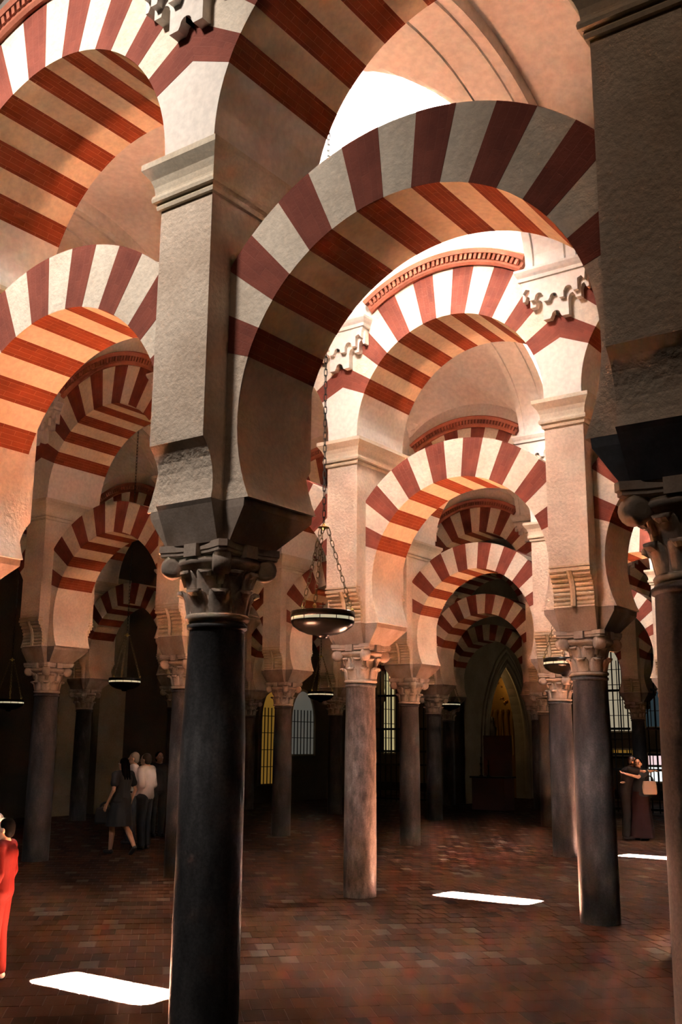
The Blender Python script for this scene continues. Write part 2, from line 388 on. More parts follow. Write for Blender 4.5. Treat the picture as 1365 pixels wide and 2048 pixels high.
imp_me = impost('impost_stone'); imp_dark = impost('slate_stone')
PW, PD = 0.245, 0.58
def pier_body():
    prof = [(0.372, 3.46), (0.362, 3.52), (0.362, 3.60), (0.372, 3.67), (0.393, 3.74), (0.425, 3.80), (0.468, 3.855), (0.47, 3.87), (0.47, 5.66)]
    prof = [(y+YO, z) for y, z in prof]
    poly = [(-y, z) for y, z in prof] + [(y, z) for y, z in reversed(prof)]
    n = len(poly); v = [(-PW, y, z) for y, z in poly] + [(PW, y, z) for y, z in poly]
    f = [list(range(n)), list(range(2*n-1, n-1, -1))] + [(a, a+n, (a+1) % n+n, (a+1) % n) for a in range(n)]
    return MB().add(v, f).mesh('pier_body', 'rough_plaster')
pier_me = pier_body()
def cornice():
    pr = [(0, 5.60), (0.022, 5.605), (0.028, 5.63), (0.022, 5.65), (0.03, 5.655), (0.05, 5.66), (0.054, 5.685), (0.048, 5.71), (0.036, 5.715), (0.036, 5.735), (0.042, 5.78), (0.06, 5.83), (0.095, 5.88), (0.112, 5.905), (0.112, 5.95)]
    return MB().rect_rings([(PW+o, PD+o, z) for o, z in pr]).mesh('cornice', 'cornice_stone')
cor_me = cornice()
def corbel_rolls(sg):
    b = MB(); prof = [(0.362, 3.50), (0.362, 3.555), (0.366, 3.61), (0.373, 3.665), (0.39, 3.72), (0.416, 3.775), (0.452, 3.83)]
    prof = [(y+YO, z) for y, z in prof]
    for y, z in prof:
        for x0, x1 in ((-PW-0.004, -0.035), (0.035, PW+0.004)):
            b.tube([(x0, sg*(y-0.012), z), (x1, sg*(y-0.012), z)], 0.029, 8)
    band = [(0.40, 3.47), (0.395, 3.55), (0.398, 3.63), (0.41, 3.70), (0.437, 3.77), (0.475, 3.83), (0.497, 3.865)]
    band = [(y+YO, z) for y, z in band]
    pts = [(0.028, y, z) for y, z in band]
    R = [[(-0.03, sg*(y-0.06), z), (-0.03, sg*y, z), (0, sg*(y+0.012), z), (0.03, sg*y, z), (0.03, sg*(y-0.06), z)] for y, z in band]
    b.rings(R)
    b.box(-PW-0.008, PW+0.008, min(sg*0.5, sg*0.597), max(sg*0.5, sg*0.597), 3.862, 3.895)
    b.box(-PW-0.008, PW+0.008, min(sg*0.5, sg*0.592), max(sg*0.5, sg*0.592), 3.915, 3.935)
    return b.mesh('corbel_rolls', 'corbel_stone')
roll_me = {s: corbel_rolls(s) for s in (-1, 1)}
COL_SPEC = {(0, 1): (0.218, 0.186, 'dark_marble'), (-1, 1): (0.235, 0.215, 'brown_marble'), (0, 2): (0.221, 0.196, 'dark_marble'), (1, 2): (0.212, 0.192, 'speckled_granite'),
            (2, 2): (0.205, 0.19, 'grey_marble'), (3, 2): (0.215, 0.195, 'grey_marble'), (1, 3): (0.22, 0.20, 'dark_marble'), (2, 3): (0.205, 0.18, 'grey_marble'), (3, 3): (0.205, 0.18, 'grey_marble')}
COL_LABEL = {(0, 1): 'tall dark marble column in the foreground, left of centre, its foot below the frame', (-1, 1): 'dark brownish column cut by the right edge under a black impost',
             (0, 2): 'black marble column of the second arcade, at right beside the couple', (1, 2): 'speckled granite column lit along its right side, near picture centre',
             (2, 2): 'grey column standing just left behind the big near column', (3, 2): 'grey column at the left edge behind the child in red',
             (1, 3): 'dark column with a sunlit right edge, just left of the black column', (2, 3): 'grey column right of the speckled granite column',
             (3, 3): 'grey column between the big near column and the speckled one', (2, 4): 'dim brownish column right of the pointed chapel doorway', (3, 4): 'slim dim column right behind the grey column under the striped arches',
             (4, 4): 'dim column half hidden behind the speckled granite column', (5, 4): 'shadowy column peeking out right of the big near column', (5, 3): 'shadowy column behind the woman in black, left side'}
shaft_cache = {}
def pier_adj(i, j): return {(0, 1): 'over the big near column', (-1, 1): 'in shade along the right edge'}.get((i, j))
for j, (lo, hi) in ROWS.items():
    for i in range(lo, hi+1):
        x, y = col_xy(i, j)
        r0, r1, mt = COL_SPEC.get((i, j), (0.208, 0.19, ['grey_marble', 'dark_marble', 'brown_marble'][(i*2+j) % 3]))
        lab = COL_LABEL.get((i, j), f'marble column of the {ROWNAME[j]}, {ORD[i-lo+1]} from its right end')
        t_ = thing('column', lab, 'column', (x, y, 0), 'arcade columns')
        key = (r0, r1, mt)
        if key not in shaft_cache: shaft_cache[key] = shaft_mesh(*key)
        obj('shaft', shaft_cache[key], t_)
        cp = obj('capital', bell_me, t_, (0, 0, ZC))
        obj('abacus', abac_me, cp)
        for q in range(8): obj('leaf', leaf1_me, cp, (0, 0, 0.035), q*PI/4)
        for q in range(8): obj('leaf', leaf2_me, cp, (0, 0, 0.165), (q+0.5)*PI/4)
        for q in range(4): obj('volute', vol_me, cp, (0, 0, 0), (q+0.5)*PI/2)
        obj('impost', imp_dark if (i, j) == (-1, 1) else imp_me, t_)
        pa = pier_adj(i, j) or f'of the {ROWNAME[j]}, {ORD[i-lo+1]} from its right end'
        pt = thing('pier', f'square plastered pier {pa}', 'pier', (x, y+YO, 0), 'arcade piers')
        pb = obj('pier_body', pier_me, pt); obj('cornice', cor_me, pt)
        if j >= 2:
            for s in (-1, 1): obj('corbel_rolls', roll_me[s], pb)

# ------------------------------------------------------------------ brackets on the arcade walls
def arcp(cx, cz, r, a0, a1, n=6): return [(cx+r*math.cos(math.radians(a0+(a1-a0)*k/n)), cz+r*math.sin(math.radians(a0+(a1-a0)*k/n))) for k in range(n+1)]
def bracket_outline(steps):
    right = []
    for (x, z) in steps: right.append((x, z))
    return right + [(-x, z) for x, z in reversed(right)]
def bracket(sg):
    W_ = UH
    def lay(mb, outline, p0, p1): mb.prism(outline, min(sg*(W_+p0), sg*(W_+p1)), max(sg*(W_+p0), sg*(W_+p1)))
    low = [(0.0, 6.99)] + arcp(0.0, 6.99, 0.055, 90, 0, 4) + [(0.075, 6.955), (0.165, 6.955), (0.165, 7.16)] + arcp(0.225, 7.17, 0.055, 180, 90, 4) + [(0.25, 7.19), (0.26, 7.15), (0.33, 7.15), (0.33, 7.26)] + arcp(0.375, 7.27, 0.04, 180, 90, 4) + [(0.40, 7.25), (0.43, 7.25), (0.43, 7.50)]
    mid = [(0.0, 7.22)] + arcp(0.0, 7.20, 0.05, 90, 0, 4) + [(0.07, 7.17), (0.13, 7.17), (0.13, 7.25)] + arcp(0.19, 7.25, 0.05, 180, 0, 6) + [(0.25, 7.22), (0.31, 7.22), (0.31, 7.36), (0.36, 7.38), (0.40, 7.33), (0.42, 7.50)]
    b1 = MB(); lay(b1, bracket_outline(low), -0.03, 0.09)
    b2 = MB(); lay(b2, bracket_outline(mid), 0.07, 0.15)
    sl = MB()
    pr = [(0.42, 0.13, 7.43), (0.43, 0.15, 7.46), (0.43, 0.15, 7.48), (0.455, 0.17, 7.485), (0.455, 0.17, 7.53), (0.475, 0.19, 7.56), (0.49, 0.21, 7.60), (0.49, 0.21, 7.63)]
    sl.rings([[(-a, sg*(W_-0.03), z), (a, sg*(W_-0.03), z), (a, sg*(W_+p), z), (-a, sg*(W_+p), z)] for a, p, z in pr])
    return b1.mesh('scroll_block', 'white_plaster'), b2.mesh('scroll_block', 'white_plaster'), sl.mesh('slab', 'white_plaster')
br_me = {s: bracket(s) for s in (-1, 1)}
BR_LAB = {(0, 1, -1): 'white carved wall bracket high above the big near column, cut by the top edge', (0, 2, -1): 'white carved wall bracket at upper right, seen below the big near arch', (1, 2, -1): 'white carved wall bracket beside the lamp chain'}
for j, (lo, hi) in ROWS.items():
    for i in range(lo, hi+1):
        for s in (-1, 1):
            x, y = col_xy(i, j); y += YO
            lab = BR_LAB.get((i, j, s), f'carved bracket on the {"front" if s < 0 else "back"} of the {ROWNAME[j]}, {ORD[i-lo+1]} from its right end')
            t_ = thing('wall_bracket', lab, 'bracket', (x, y, 0), 'carved wall brackets')
            for nm, me in zip(('scroll_block', 'scroll_block', 'slab'), br_me[s]): obj(nm, me, t_)

# ------------------------------------------------------------------ arcade walls above the arches, outer walls
for j, (lo, hi) in ROWS.items():
    b = MB(); pts = []
    for i in range(hi-1, lo-1, -1):
        x, y = col_xy(i, j); xc = x-HB; n = 24
        for k in range(n+1 if i == lo else n):
            dx = -HB + BAY*k/n; pts.append((xc+dx, UC+math.sqrt(URE**2-dx*dx)-0.004))
    xs0, xs1 = pts[0][0], pts[-1][0]
    n = len(pts); y = col_xy(0, j)[1]+YO
    v = [(x, y-WH, z) for x, z in pts] + [(x, y-WH, ZTOP) for x, z in pts] + [(x, y+WH, z) for x, z in pts] + [(x, y+WH, ZTOP) for x, z in pts]
    f = []
    for k in range(n-1):
        f += [(k, k+1, n+k+1, n+k), (2*n+k+1, 2*n+k, 3*n+k, 3*n+k+1), (k+1, k, 2*n+k, 2*n+k+1), (n+k, n+k+1, 3*n+k+1, 3*n+k)]
    b.add(v, f)
    # solid ends running on to the outer walls
    if xs0 > -26: b.box(-26, xs0, y-WH, y+WH, 7.2, ZTOP)
    if xs1 < 9: b.box(xs1, 9, y-WH, y+WH, 7.2, ZTOP)
    tag(obj(f'wall_arcade_{j}', b.mesh(f'wall_arcade_{j}', 'white_plaster')), kind='structure')

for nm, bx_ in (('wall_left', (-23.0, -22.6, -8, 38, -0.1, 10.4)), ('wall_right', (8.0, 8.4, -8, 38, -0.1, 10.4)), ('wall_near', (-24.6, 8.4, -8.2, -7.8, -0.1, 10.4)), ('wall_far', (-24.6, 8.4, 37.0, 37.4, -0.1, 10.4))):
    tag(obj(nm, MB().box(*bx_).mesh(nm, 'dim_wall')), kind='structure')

# ------------------------------------------------------------------ vaulted ceiling
ZS, RISE = 7.75, 1.70
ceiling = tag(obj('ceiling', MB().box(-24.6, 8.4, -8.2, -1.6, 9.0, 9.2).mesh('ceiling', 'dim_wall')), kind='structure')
ell = lambda v, a: RISE*math.sqrt(max(0.0, 1-(v/a)**2))
def vault_cell(dorm):
    xs = sorted({round(-HB+BAY*k/32, 4) for k in range(33)})
    ys = sorted({round((HS+0.03)*math.sin(PI/2*k/18), 4) for k in range(-18, 19)})
    def z(x, y):
        crown = RISE + (1.75*(abs(y)/HS)**1.15 if dorm == 2 or (dorm == 1 and y < 0) else -0.92*(abs(y)/HS)**2)
        return ZS + max(ell(y, HS+0.035), crown*math.sqrt(max(0, 1-(x/(HB-0.26))**2)))
    V = [(x, y, z(x, y)) for y in ys for x in xs]; nx = len(xs); Fc = []
    for b in range(len(ys)-1):
        for a in range(nx-1): Fc.append((b*nx+a, (b+1)*nx+a, (b+1)*nx+a+1, b*nx+a+1))
    return mesh_from('vault', V, Fc, 'vault_plaster')
stone('bounce_damper', (0.20, 0.115, 0.065), (0.30, 0.18, 0.10), 3.0, 30.0, 0.3, 0.005)
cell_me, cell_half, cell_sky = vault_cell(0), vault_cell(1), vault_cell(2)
cell_dark = cell_me.copy(); cell_dark.materials[0] = MATS['bounce_damper']; cell_half.materials[0] = MATS['bounce_damper']     # unseen vault over the viewer, coloured brown to damp and warm bounced light
def dormer_wall(sg):
    b = MB(); w, y0, y1 = WIN_W/2, min(sg*(HS-0.02), sg*(HS+0.03)), max(sg*(HS-0.02), sg*(HS+0.03))
    b.box(-1.4, -w, y0, y1, ZTOP-0.3, 11.5); b.box(w, 1.4, y0, y1, ZTOP-0.3, 11.5); b.box(-w, w, y0, y1, WIN_Z1, 11.5); b.box(-w, w, y0, y1, ZTOP-0.3, WIN_Z0)
    return b.mesh('window_surround', 'vault_plaster')
dw_me = {sg: dormer_wall(sg) for sg in (-1, 1)}
def window_frame():
    b = MB(); w = WIN_W/2
    for x0, x1, z0, z1 in ((-w, -w+0.035, WIN_Z0, WIN_Z1), (w-0.035, w, WIN_Z0, WIN_Z1), (-w, w, WIN_Z0, WIN_Z0+0.03), (-w, w, WIN_Z1-0.03, WIN_Z1)): b.box(x0, x1, -0.02, 0.02, z0, z1)
    return b.mesh('window_frame', 'white_plaster')
wf_me = window_frame()
plain('window_blocker', (0.8, 0.8, 0.78), 0.5)
blocker_me = MB().box(-WIN_W/2-0.02, WIN_W/2+0.02, -0.006, 0.006, WIN_Z0-0.02, WIN_Z1+0.02).mesh('pane', 'window_blocker')
def rib():
    b = MB(); n = 28; w = 0.33; hi_, lo_ = HS+0.05, HS-0.17
    def ring(t_):
        y, zz = math.cos(t_), math.sin(t_)
        inn = (lo_*y, ZS-0.13+(RISE-0.06)*zz); rec = ((lo_+0.03)*y, ZS-0.13+(RISE-0.025)*zz); out = (hi_*y, ZS+(RISE+0.25)*zz)
        return [(-w, *out), (-w, *inn), (-w+0.10, *inn), (-w+0.105, *rec), (-w+0.145, *rec), (-w+0.15, *inn), (w-0.15, *inn), (w-0.145, *rec), (w-0.105, *rec), (w-0.10, *inn), (w, *inn), (w, *out)]
    b.rings([ring(PI*k/n) for k in range(n+1)])
    return b.mesh('transverse_rib', 'vault_plaster')
rib_me = rib()
sky_set = {(n_, round(k_-0.5)) for n_, k_ in DORMERS}  # also holds the cell of the added fill window
wn = 0
for nave in range(0, 5):
    yc = Y1 + YO + (nave-0.5)*NAVE
    for i in range(-5, 7):
        xb = X0 - i*BAY + SKEW*(nave+0.5)
        if xb < -25 or xb > 10.5: continue
        obj('transverse_rib', rib_me, ceiling, (xb, yc, 0))
        dm = (nave, i) in sky_set
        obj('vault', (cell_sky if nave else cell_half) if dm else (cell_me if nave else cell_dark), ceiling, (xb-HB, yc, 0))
        if dm:
            for sg in ((-1, 1) if nave else (-1,)):
                wn += 1; w_ = tag(obj(f'window_{wn}', dw_me[sg], None, (xb-HB, yc, 0)), kind='structure')
                obj('window_frame', wf_me, w_, (0, sg*(HS+0.01), 0))
                if sg < 0: obj('pane', blocker_me, w_, (0, sg*(HS+0.02), 0))      # opaque sheets added to block roof glare at unseen near windows; opposite ones open
obj('flat_ceiling', MB().box(-24.6, 8.4, 30.2, 37.4, 9.6, 9.8).mesh('flat_ceiling', 'dim_wall'), ceiling)
obj('flat_ceiling', MB().box(-24.6, 8.4, -1.7, -0.4, 7.2, 9.9).mesh('flat_ceiling', 'dim_wall'), ceiling)

# ------------------------------------------------------------------ chapels along the left and far walls
stone('chapel_stone', (0.30, 0.25, 0.18), (0.40, 0.34, 0.25), 1.5, 25.0, 0.3, 0.006)
plain('gold_leaf', (0.50, 0.27, 0.06), 0.38, 0.85)
plain('gold_glow', (0.5, 0.3, 0.08), 0.6, 0, (1.0, 0.52, 0.08), 0.16)
plain('grey_glow', (0.5, 0.5, 0.45), 0.6, 0, (0.75, 0.72, 0.6), 0.10)
plain('cream_glow', (0.7, 0.65, 0.5), 0.6, 0, (1.0, 0.86, 0.6), 0.34)
plain('yellow_glow', (0.7, 0.6, 0.3), 0.6, 0, (1.0, 0.82, 0.4), 0.45)
plain('pink_glow', (0.8, 0.6, 0.6), 0.6, 0, (1.0, 0.74, 0.76), 1.0)
plain('white_glow', (0.9, 0.9, 0.9), 0.6, 0, (0.95, 1.0, 0.98), 1.1)
plain('blue_glow', (0.1, 0.2, 0.3), 0.6, 0, (0.25, 0.45, 0.6), 0.05)
plain('rust_panel', (0.16, 0.075, 0.055), 0.7)
plain('dark_wood', (0.03, 0.022, 0.018), 0.5)

def pane(axis, pos, a0, a1, z0, z1, mat, name, label, cat, pointed=False, group=None):
    # a lit chapel window: stone frame, glowing glass and lead bars; axis 'X' stands in the left wall, 'Y' in the far wall
    w = a1-a0; am = (a0+a1)/2; n = 8
    def outline(m_):
        p = [(-w/2+m_, m_), (w/2-m_, m_)]
        if pointed:
            sp = (z1-z0) - 0.9*w
            p += [(w/2-m_, sp)] + [((w/2-m_)*math.cos(PI/2*k/n)**1.0, sp+(0.9*w-m_)*math.sin(PI/2*k/n)**0.8) for k in range(1, n)] + [(0, z1-z0-m_)]
            p += [(-x, z) for x, z in reversed(p[2:-1])]
        else: p += [(w/2-m_, z1-z0-m_), (-w/2+m_, z1-z0-m_)]
        return p
    rz = PI/2 if axis == 'X' else 0.0                      # local -Y faces the hall
    loc = (pos, am, z0) if axis == 'X' else (am, pos, z0)
    t_ = thing(name, label, cat, loc, group, rz)
    o_, i_ = outline(-0.06), outline(0.0); m = len(o_)
    v = [(x, -0.06, z) for x, z in o_] + [(x, -0.06, z) for x, z in i_] + [(x, 0.05, z) for x, z in o_] + [(x, 0.05, z) for x, z in i_]; f = []
    for k in range(m):
        q = (k+1) % m; f += [(k, q, m+q, m+k), (2*m+q, 2*m+k, 3*m+k, 3*m+q), (q, k, 2*m+k, 2*m+q), (m+k, m+q, 3*m+q, 3*m+k)]
    obj('frame', MB().add(v, f).mesh('frame', 'chapel_stone'), t_)
    obj('pane', MB().prism(i_, 0.0, 0.02).mesh('pane', mat), t_)
    lead = MB(); nb = max(2, int(w/0.17)); top = (z1-z0) - (0.5*w if pointed else 0.0)
    for k in range(1, nb): lead.box(-w/2+w*k/nb-0.014, -w/2+w*k/nb+0.014, -0.03, -0.004, 0, top)
    for k in range(1, max(2, int((z1-z0)/0.55))): lead.box(-w/2, w/2, -0.03, -0.004, k*0.55-0.012, k*0.55+0.012)
    obj('lead_bars', lead.mesh('lead_bars', 'iron'), t_)
    return t_
XL, YF = -22.53, 36.93
pane('X', XL, 27.0, 28.25, 0.6, 3.7, 'gold_glow', 'chapel_window', 'tall golden lit window behind columns, right of the big near column', 'window', True, 'lit chapel windows')
pane('X', XL, 28.6, 29.9, 1.55, 3.7, 'grey_glow', 'chapel_window', 'grey lit barred window left of the speckled granite column', 'window', True, 'lit chapel windows')
pane('X', XL, 34.4, 35.2, 1.6, 5.35, 'yellow_glow', 'chapel_window', 'pale yellow pointed window just right of the speckled column', 'window', True, 'lit chapel windows')
pane('X', XL, 35.7, 36.2, 0.5, 3.8, 'gold_glow', 'chapel_window', 'slim golden window behind the grey column right of centre', 'window', False, 'lit chapel windows')
pane('Y', YF, -14.5, -13.25, 2.45, 5.6, 'cream_glow', 'chapel_window', 'cream pointed window behind the iron grille right of the black column', 'window', True, 'lit chapel windows')
pane('Y', YF, -12.95, -11.9, 2.6, 3.9, 'blue_glow', 'chapel_window', 'dim blue window above the bright doorway at right', 'window', False, 'lit chapel windows')
pane('Y', YF, -12.95, -11.9, 1.26, 1.64, 'pink_glow', 'chapel_window', 'pink lit panel behind the grille at right', 'window', False, 'lit chapel windows')
pane('Y', YF, -12.95, -11.9, 0.72, 1.22, 'white_glow', 'chapel_window', 'bright white lit panel behind the grille, beside the couple', 'window', False, 'lit chapel windows')
pane('Y', YF, -14.4, -13.2, 1.62, 1.78, 'gold_glow', 'chapel_window', 'narrow strip of golden lights behind the couple', 'window', False, 'lit chapel windows')

# iron grilles under the farthest arcade
def grille(i, label):
    x, y = col_xy(i, 5); t_ = thing('iron_grille', label, 'grille', (x-HB, y, 0), 'iron grilles')
    w = HB-0.30; n = 13
    for k in range(n):
        xx = -w + 2*w*k/(n-1); h = 4.2+math.sqrt(max(0.02, 1.2**2-xx*xx*0.8))*0.75
        me = MB().lathe([(0.022, 0.02), (0.022, h-0.14), (0.032, h-0.12), (0.014, h-0.1), (0.024, h-0.05), (0.002, h)], 8, (0, 0, 0)).mesh('bar', 'iron')
        obj('bar', me, t_, (xx, 0, 0))
    for z in (0.12, 0.42, 1.24, 1.68, 2.42, 3.55):
        obj('rail', MB().box(-w-0.05, w+0.05, -0.028, 0.028, z-0.035, z+0.035).mesh('rail', 'iron'), t_)
    obj('kick_plate', MB().box(-w, w, -0.012, 0.012, 0.44, 0.66).mesh('kick_plate', 'iron'), t_)
    return t_
grille(2, 'tall black iron grille right of the pointed chapel doorway')
grille(1, 'tall black iron grille behind the embracing couple at right')
grille(4, 'tall black iron grille left of the pointed chapel doorway')

# pointed chapel portal seen at the end of the diagonal
def pointed(y0, y1, zs, za, n=10):
    ym = (y0+y1)/2; w = y1-y0; zs = za-0.866*w
    L = [(y0, 0.0), (y0, zs)] + [(y1-w*math.cos(PI/3*k/n), zs+w*math.sin(PI/3*k/n)) for k in range(1, n)] + [(ym, za)]
    return L + [(2*ym-y, z) for y, z in reversed(L[:-1])]
XP = -17.25
def portal():
    t_ = tag(obj('wall_chapel', None, None, (0, 0, 0)), kind='structure')
    hole = pointed(32.95, 36.15, 3.1, 4.85); ya, yb, zt = 31.36, 36.98, 9.6
    outer = [(ya, 0.0), (ya, zt)] + [(ya+(yb-ya)*k/(len(hole)-5), zt) for k in range(1, len(hole)-4)] + [(yb, zt)]
    # ring between hole and outer outline: match by index
    def outp(k):
        y, z = hole[k]
        if k == 0: return (ya, 0.0)
        if k == len(hole)-1: return (yb, 0.0)
        if k == 1: return (ya, zt)
        if k == len(hole)-2: return (yb, zt)
        return (ya+(yb-ya)*(k-1)/(len(hole)-3), zt)
    m = len(hole); v = []
    for xx in (XP, XP-0.5):
        v += [(xx, *outp(k)) for k in range(m)] + [(xx, *hole[k]) for k in range(m)]
    f = []
    for k in range(m-1):
        f += [(k, k+1, m+k+1, m+k), (2*m+k+1, 2*m+k, 3*m+k, 3*m+k+1), (m+k, m+k+1, 3*m+k+1, 3*m+k)]
    f += [(0, m, 3*m, 2*m)]
    obj('wall_face', MB().add(v, f).mesh('wall_face', 'chapel_stone'), t_)
    for q, (mg, dx, rr) in enumerate(((0.0, 0.02, 0.11), (-0.2, 0.05, 0.10), (-0.38, 0.03, 0.07))):
        L = pointed(32.95+mg, 36.15-mg, 3.1, 4.85-mg*1.3, 14)
        obj('moulding', MB().tube([(XP+dx-0.03, y, max(z, 0.0)) for y, z in L], rr, 8).mesh('moulding', 'chapel_stone'), t_)
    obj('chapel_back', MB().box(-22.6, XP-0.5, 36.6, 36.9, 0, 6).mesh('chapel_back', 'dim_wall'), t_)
    return t_
portal()
r_ = thing('gilded_retable', 'gilded altarpiece glinting inside the pointed chapel doorway', 'altarpiece', (-18.55, 36.40, 0), None, -PI/2)
b = MB(); b.box(-0.12, 0.0, -1.05, 1.0, 0.0, 4.7); obj('panel', b.mesh('panel', 'gold_leaf'), r_)
for k in range(9):
    y = -0.95+k*0.23
    obj('colonnette', MB().lathe([(0.05, 1.5), (0.07, 1.55), (0.04, 1.6), (0.055, 2.2), (0.035, 3.1), (0.07, 3.15), (0.07, 3.25)], 10, (0.08, y, 0)).mesh('colonnette', 'gold_leaf'), r_)
rnd = random.Random(3)
for k in range(26):
    y, z, rr = rnd.uniform(-0.9, 0.9), rnd.uniform(3.3, 4.6), rnd.uniform(0.03, 0.07)
    obj('boss', MB().lathe([(0.002, -rr), (rr*0.7, -rr*0.7), (rr, 0), (rr*0.7, rr*0.7), (0.002, rr)], 8, (0.06, y, z)).mesh('boss', 'gold_leaf'), r_)
obj('niche_figure', MB().lathe([(0.2, 1.6), (0.24, 1.8), (0.16, 2.3), (0.2, 2.55), (0.07, 2.7), (0.1, 2.8), (0.09, 2.92), (0.01, 3.0)], 14, (0.15, -0.2, 0)).mesh('niche_figure', 'dark_wood'), r_)
def chapel_lamp(loc, e, col_):
    d = bpy.data.lights.new('chapel_lamp', 'POINT'); d.energy = e; d.color = col_; d.shadow_soft_size = 0.15
    o = bpy.data.objects.new('chapel_lamp', d); C.objects.link(o); o.location = loc
chapel_lamp((-18.3, 35.0, 4.4), 24, (1.0, 0.62, 0.25))
chapel_lamp((-13.0, 34.0, 3.2), 18, (1.0, 0.72, 0.42))

a_ = thing('altar', 'low reddish altar with a tall back panel before the pointed doorway', 'altar', (-15.1, 29.2, 0))
obj('table', MB().box(-0.55, 0.55, -0.35, 0.3, 0, 0.93).mesh('table', 'rust_panel'), a_)
obj('table_top', MB().box(-0.6, 0.6, -0.4, 0.34, 0.93, 0.98).mesh('table_top', 'dark_wood'), a_)
obj('back_panel', MB().box(-0.42, 0.5, 0.2, 0.32, 0.98, 2.2).mesh('back_panel', 'rust_panel'), a_)
for k, (lx, hh) in enumerate(((-0.3, 0.42), (-0.05, 0.36))):
    c_ = thing('candlestick', ('tall' if k == 0 else 'short')+' dark candlestick on the reddish altar', 'candlestick', (-15.1+lx, 29.0, 0.98), 'altar candlesticks')
    obj('stem', MB().lathe([(0.07, 0.0), (0.07, 0.02), (0.02, 0.05), (0.03, hh*0.5), (0.015, hh*0.55), (0.04, hh*0.9), (0.045, hh*0.92)], 12).mesh('stem', 'dark_wood'), c_)
    obj('candle', MB().lathe([(0.018, hh*0.92), (0.018, hh*1.35), (0.004, hh*1.38)], 10).mesh('candle', 'dark_wood'), c_)

# pilasters on the left wall and a bench below
for k, (y0, y1) in enumerate(((18.4, 19.4), (19.8, 20.75))):
    p_ = tag(obj(f'trim_{k+1}', MB().box(-22.62, -22.35, y0, y1, 0.5, 6.5).mesh(f'trim_{k+1}', 'chapel_stone')), kind='structure')
    obj('plinth', MB().box(-22.62, -22.28, y0-0.06, y1+0.06, 0, 0.5).mesh('plinth', 'chapel_stone'), p_)
bn = thing('wooden_chest', 'dark wooden chest against the left wall behind the man in white', 'chest', (-22.2, 22.9, 0))
obj('body', MB().box(-0.3, 0.3, -0.75, 0.75, 0.06, 0.85).mesh('body', 'dark_wood'), bn); obj('lid', MB().box(-0.33, 0.33, -0.8, 0.8, 0.85, 0.93).mesh('lid', 'dark_wood'), bn)
for sx in (-1, 1):
    for sy in (-1, 1): obj('foot', MB().box(sx*0.24-0.04, sx*0.24+0.04, sy*0.68-0.04, sy*0.68+0.04, 0, 0.06).mesh('foot', 'dark_wood'), bn)

# ------------------------------------------------------------------ hanging lamps
def link(mb, p, d, side, L=0.075, w=0.017, r=0.0042):
    n = 12; c = []
    for k in range(n):
        a = 2*PI*k/n; c.append(p + d*(L/2-w)*(1 if math.cos(a) > 0 else -1)*(1 if abs(math.cos(a)) > 0.05 else 0) + d*w*math.cos(a) + side*w*math.sin(a))
    nrm = d.cross(side); R = []
    for k in range(n):
        t_ = (c[(k+1) % n]-c[k-1]).normalized(); q = t_.cross(nrm).normalized()
        R.append([c[k] + r*(math.cos(2*PI*m/5)*q + math.sin(2*PI*m/5)*nrm) for m in range(5)])
    v = [x for r_ in R for x in r_]; f = []
    for k in range(n):
        for m in range(5):
            f.append((k*5+m, ((k+1) % n)*5+m, ((k+1) % n)*5+(m+1) % 5, k*5+(m+1) % 5))
    mb.add(v, f, True)
def chain(p0, p1, L=0.075, w=0.017, r=0.0042):
    p0, p1 = Vector(p0), Vector(p1); d = (p1-p0).normalized(); n = max(2, int((p1-p0).length/(L-3.4*r)))
    st = (p1-p0)/n; a = d.cross(Vector((0.3, 1, 0.1))).normalized(); b2 = d.cross(a); mb = MB()
    for k in range(n): link(mb, p0+st*(k+0.5), d, a if k % 2 else b2, L, w, r)
    return mb
def bowl():
    b = MB(); return b.lathe([(0.312, 0.06), (0.325, 0.06), (0.328, 0.0), (0.318, -0.002), (0.30, -0.0), (0.29, 0.03), (0.29, 0.055)], 48, cap=False)
lamp_rim = MB().lathe([(0.29, 0.02), (0.29, 0.058), (0.322, 0.06), (0.327, 0.055), (0.327, 0.006), (0.318, 0.0), (0.29, 0.0)], 48, cap=False).mesh('rim', 'bronze')
lamp_band = MB().lathe([(0.318, 0.001), (0.318, -0.030)], 48, cap=False).mesh('glass_band', 'lamp_glass')
lb = MB().lathe([(0.305, -0.03), (0.324, -0.031), (0.322, -0.045), (0.30, -0.085), (0.24, -0.128), (0.16, -0.160), (0.08, -0.176), (0.06, -0.18), (0.055, -0.195), (0.04, -0.205), (0.01, -0.208)], 48, cap=False)
lb.lathe([(0.305, -0.03), (0.285, -0.08), (0.2, -0.13), (0.05, -0.165), (0.001, -0.165)], 48, cap=False)
lamp_bowl = lb.mesh('bowl', 'bronze')
div = MB()
for k in range(12): div.lathe([(0.004, -0.031), (0.004, 0.001)], 6, (0.319*math.cos(k*PI/6), 0.319*math.sin(k*PI/6), 0))
lamp_div = div.mesh('divider', 'bronze')
HUB = 0.93
lamp_hub = MB().lathe([(0.004, 0.05), (0.016, 0.04), (0.02, 0.02), (0.055, 0.01), (0.06, 0.0), (0.02, -0.012), (0.01, -0.03)], 16, (0, 0, HUB)).mesh('hub', 'brass')
cb = MB().tube([(0, 0, -0.16), (0, 0, 0.16)], 0.004, 6); cb.tube([(-0.035, 0, 0.125), (0.035, 0, 0.125)], 0.004, 6); lamp_cross = cb.mesh('cross', 'bronze')
side_ch = []; hooks = []
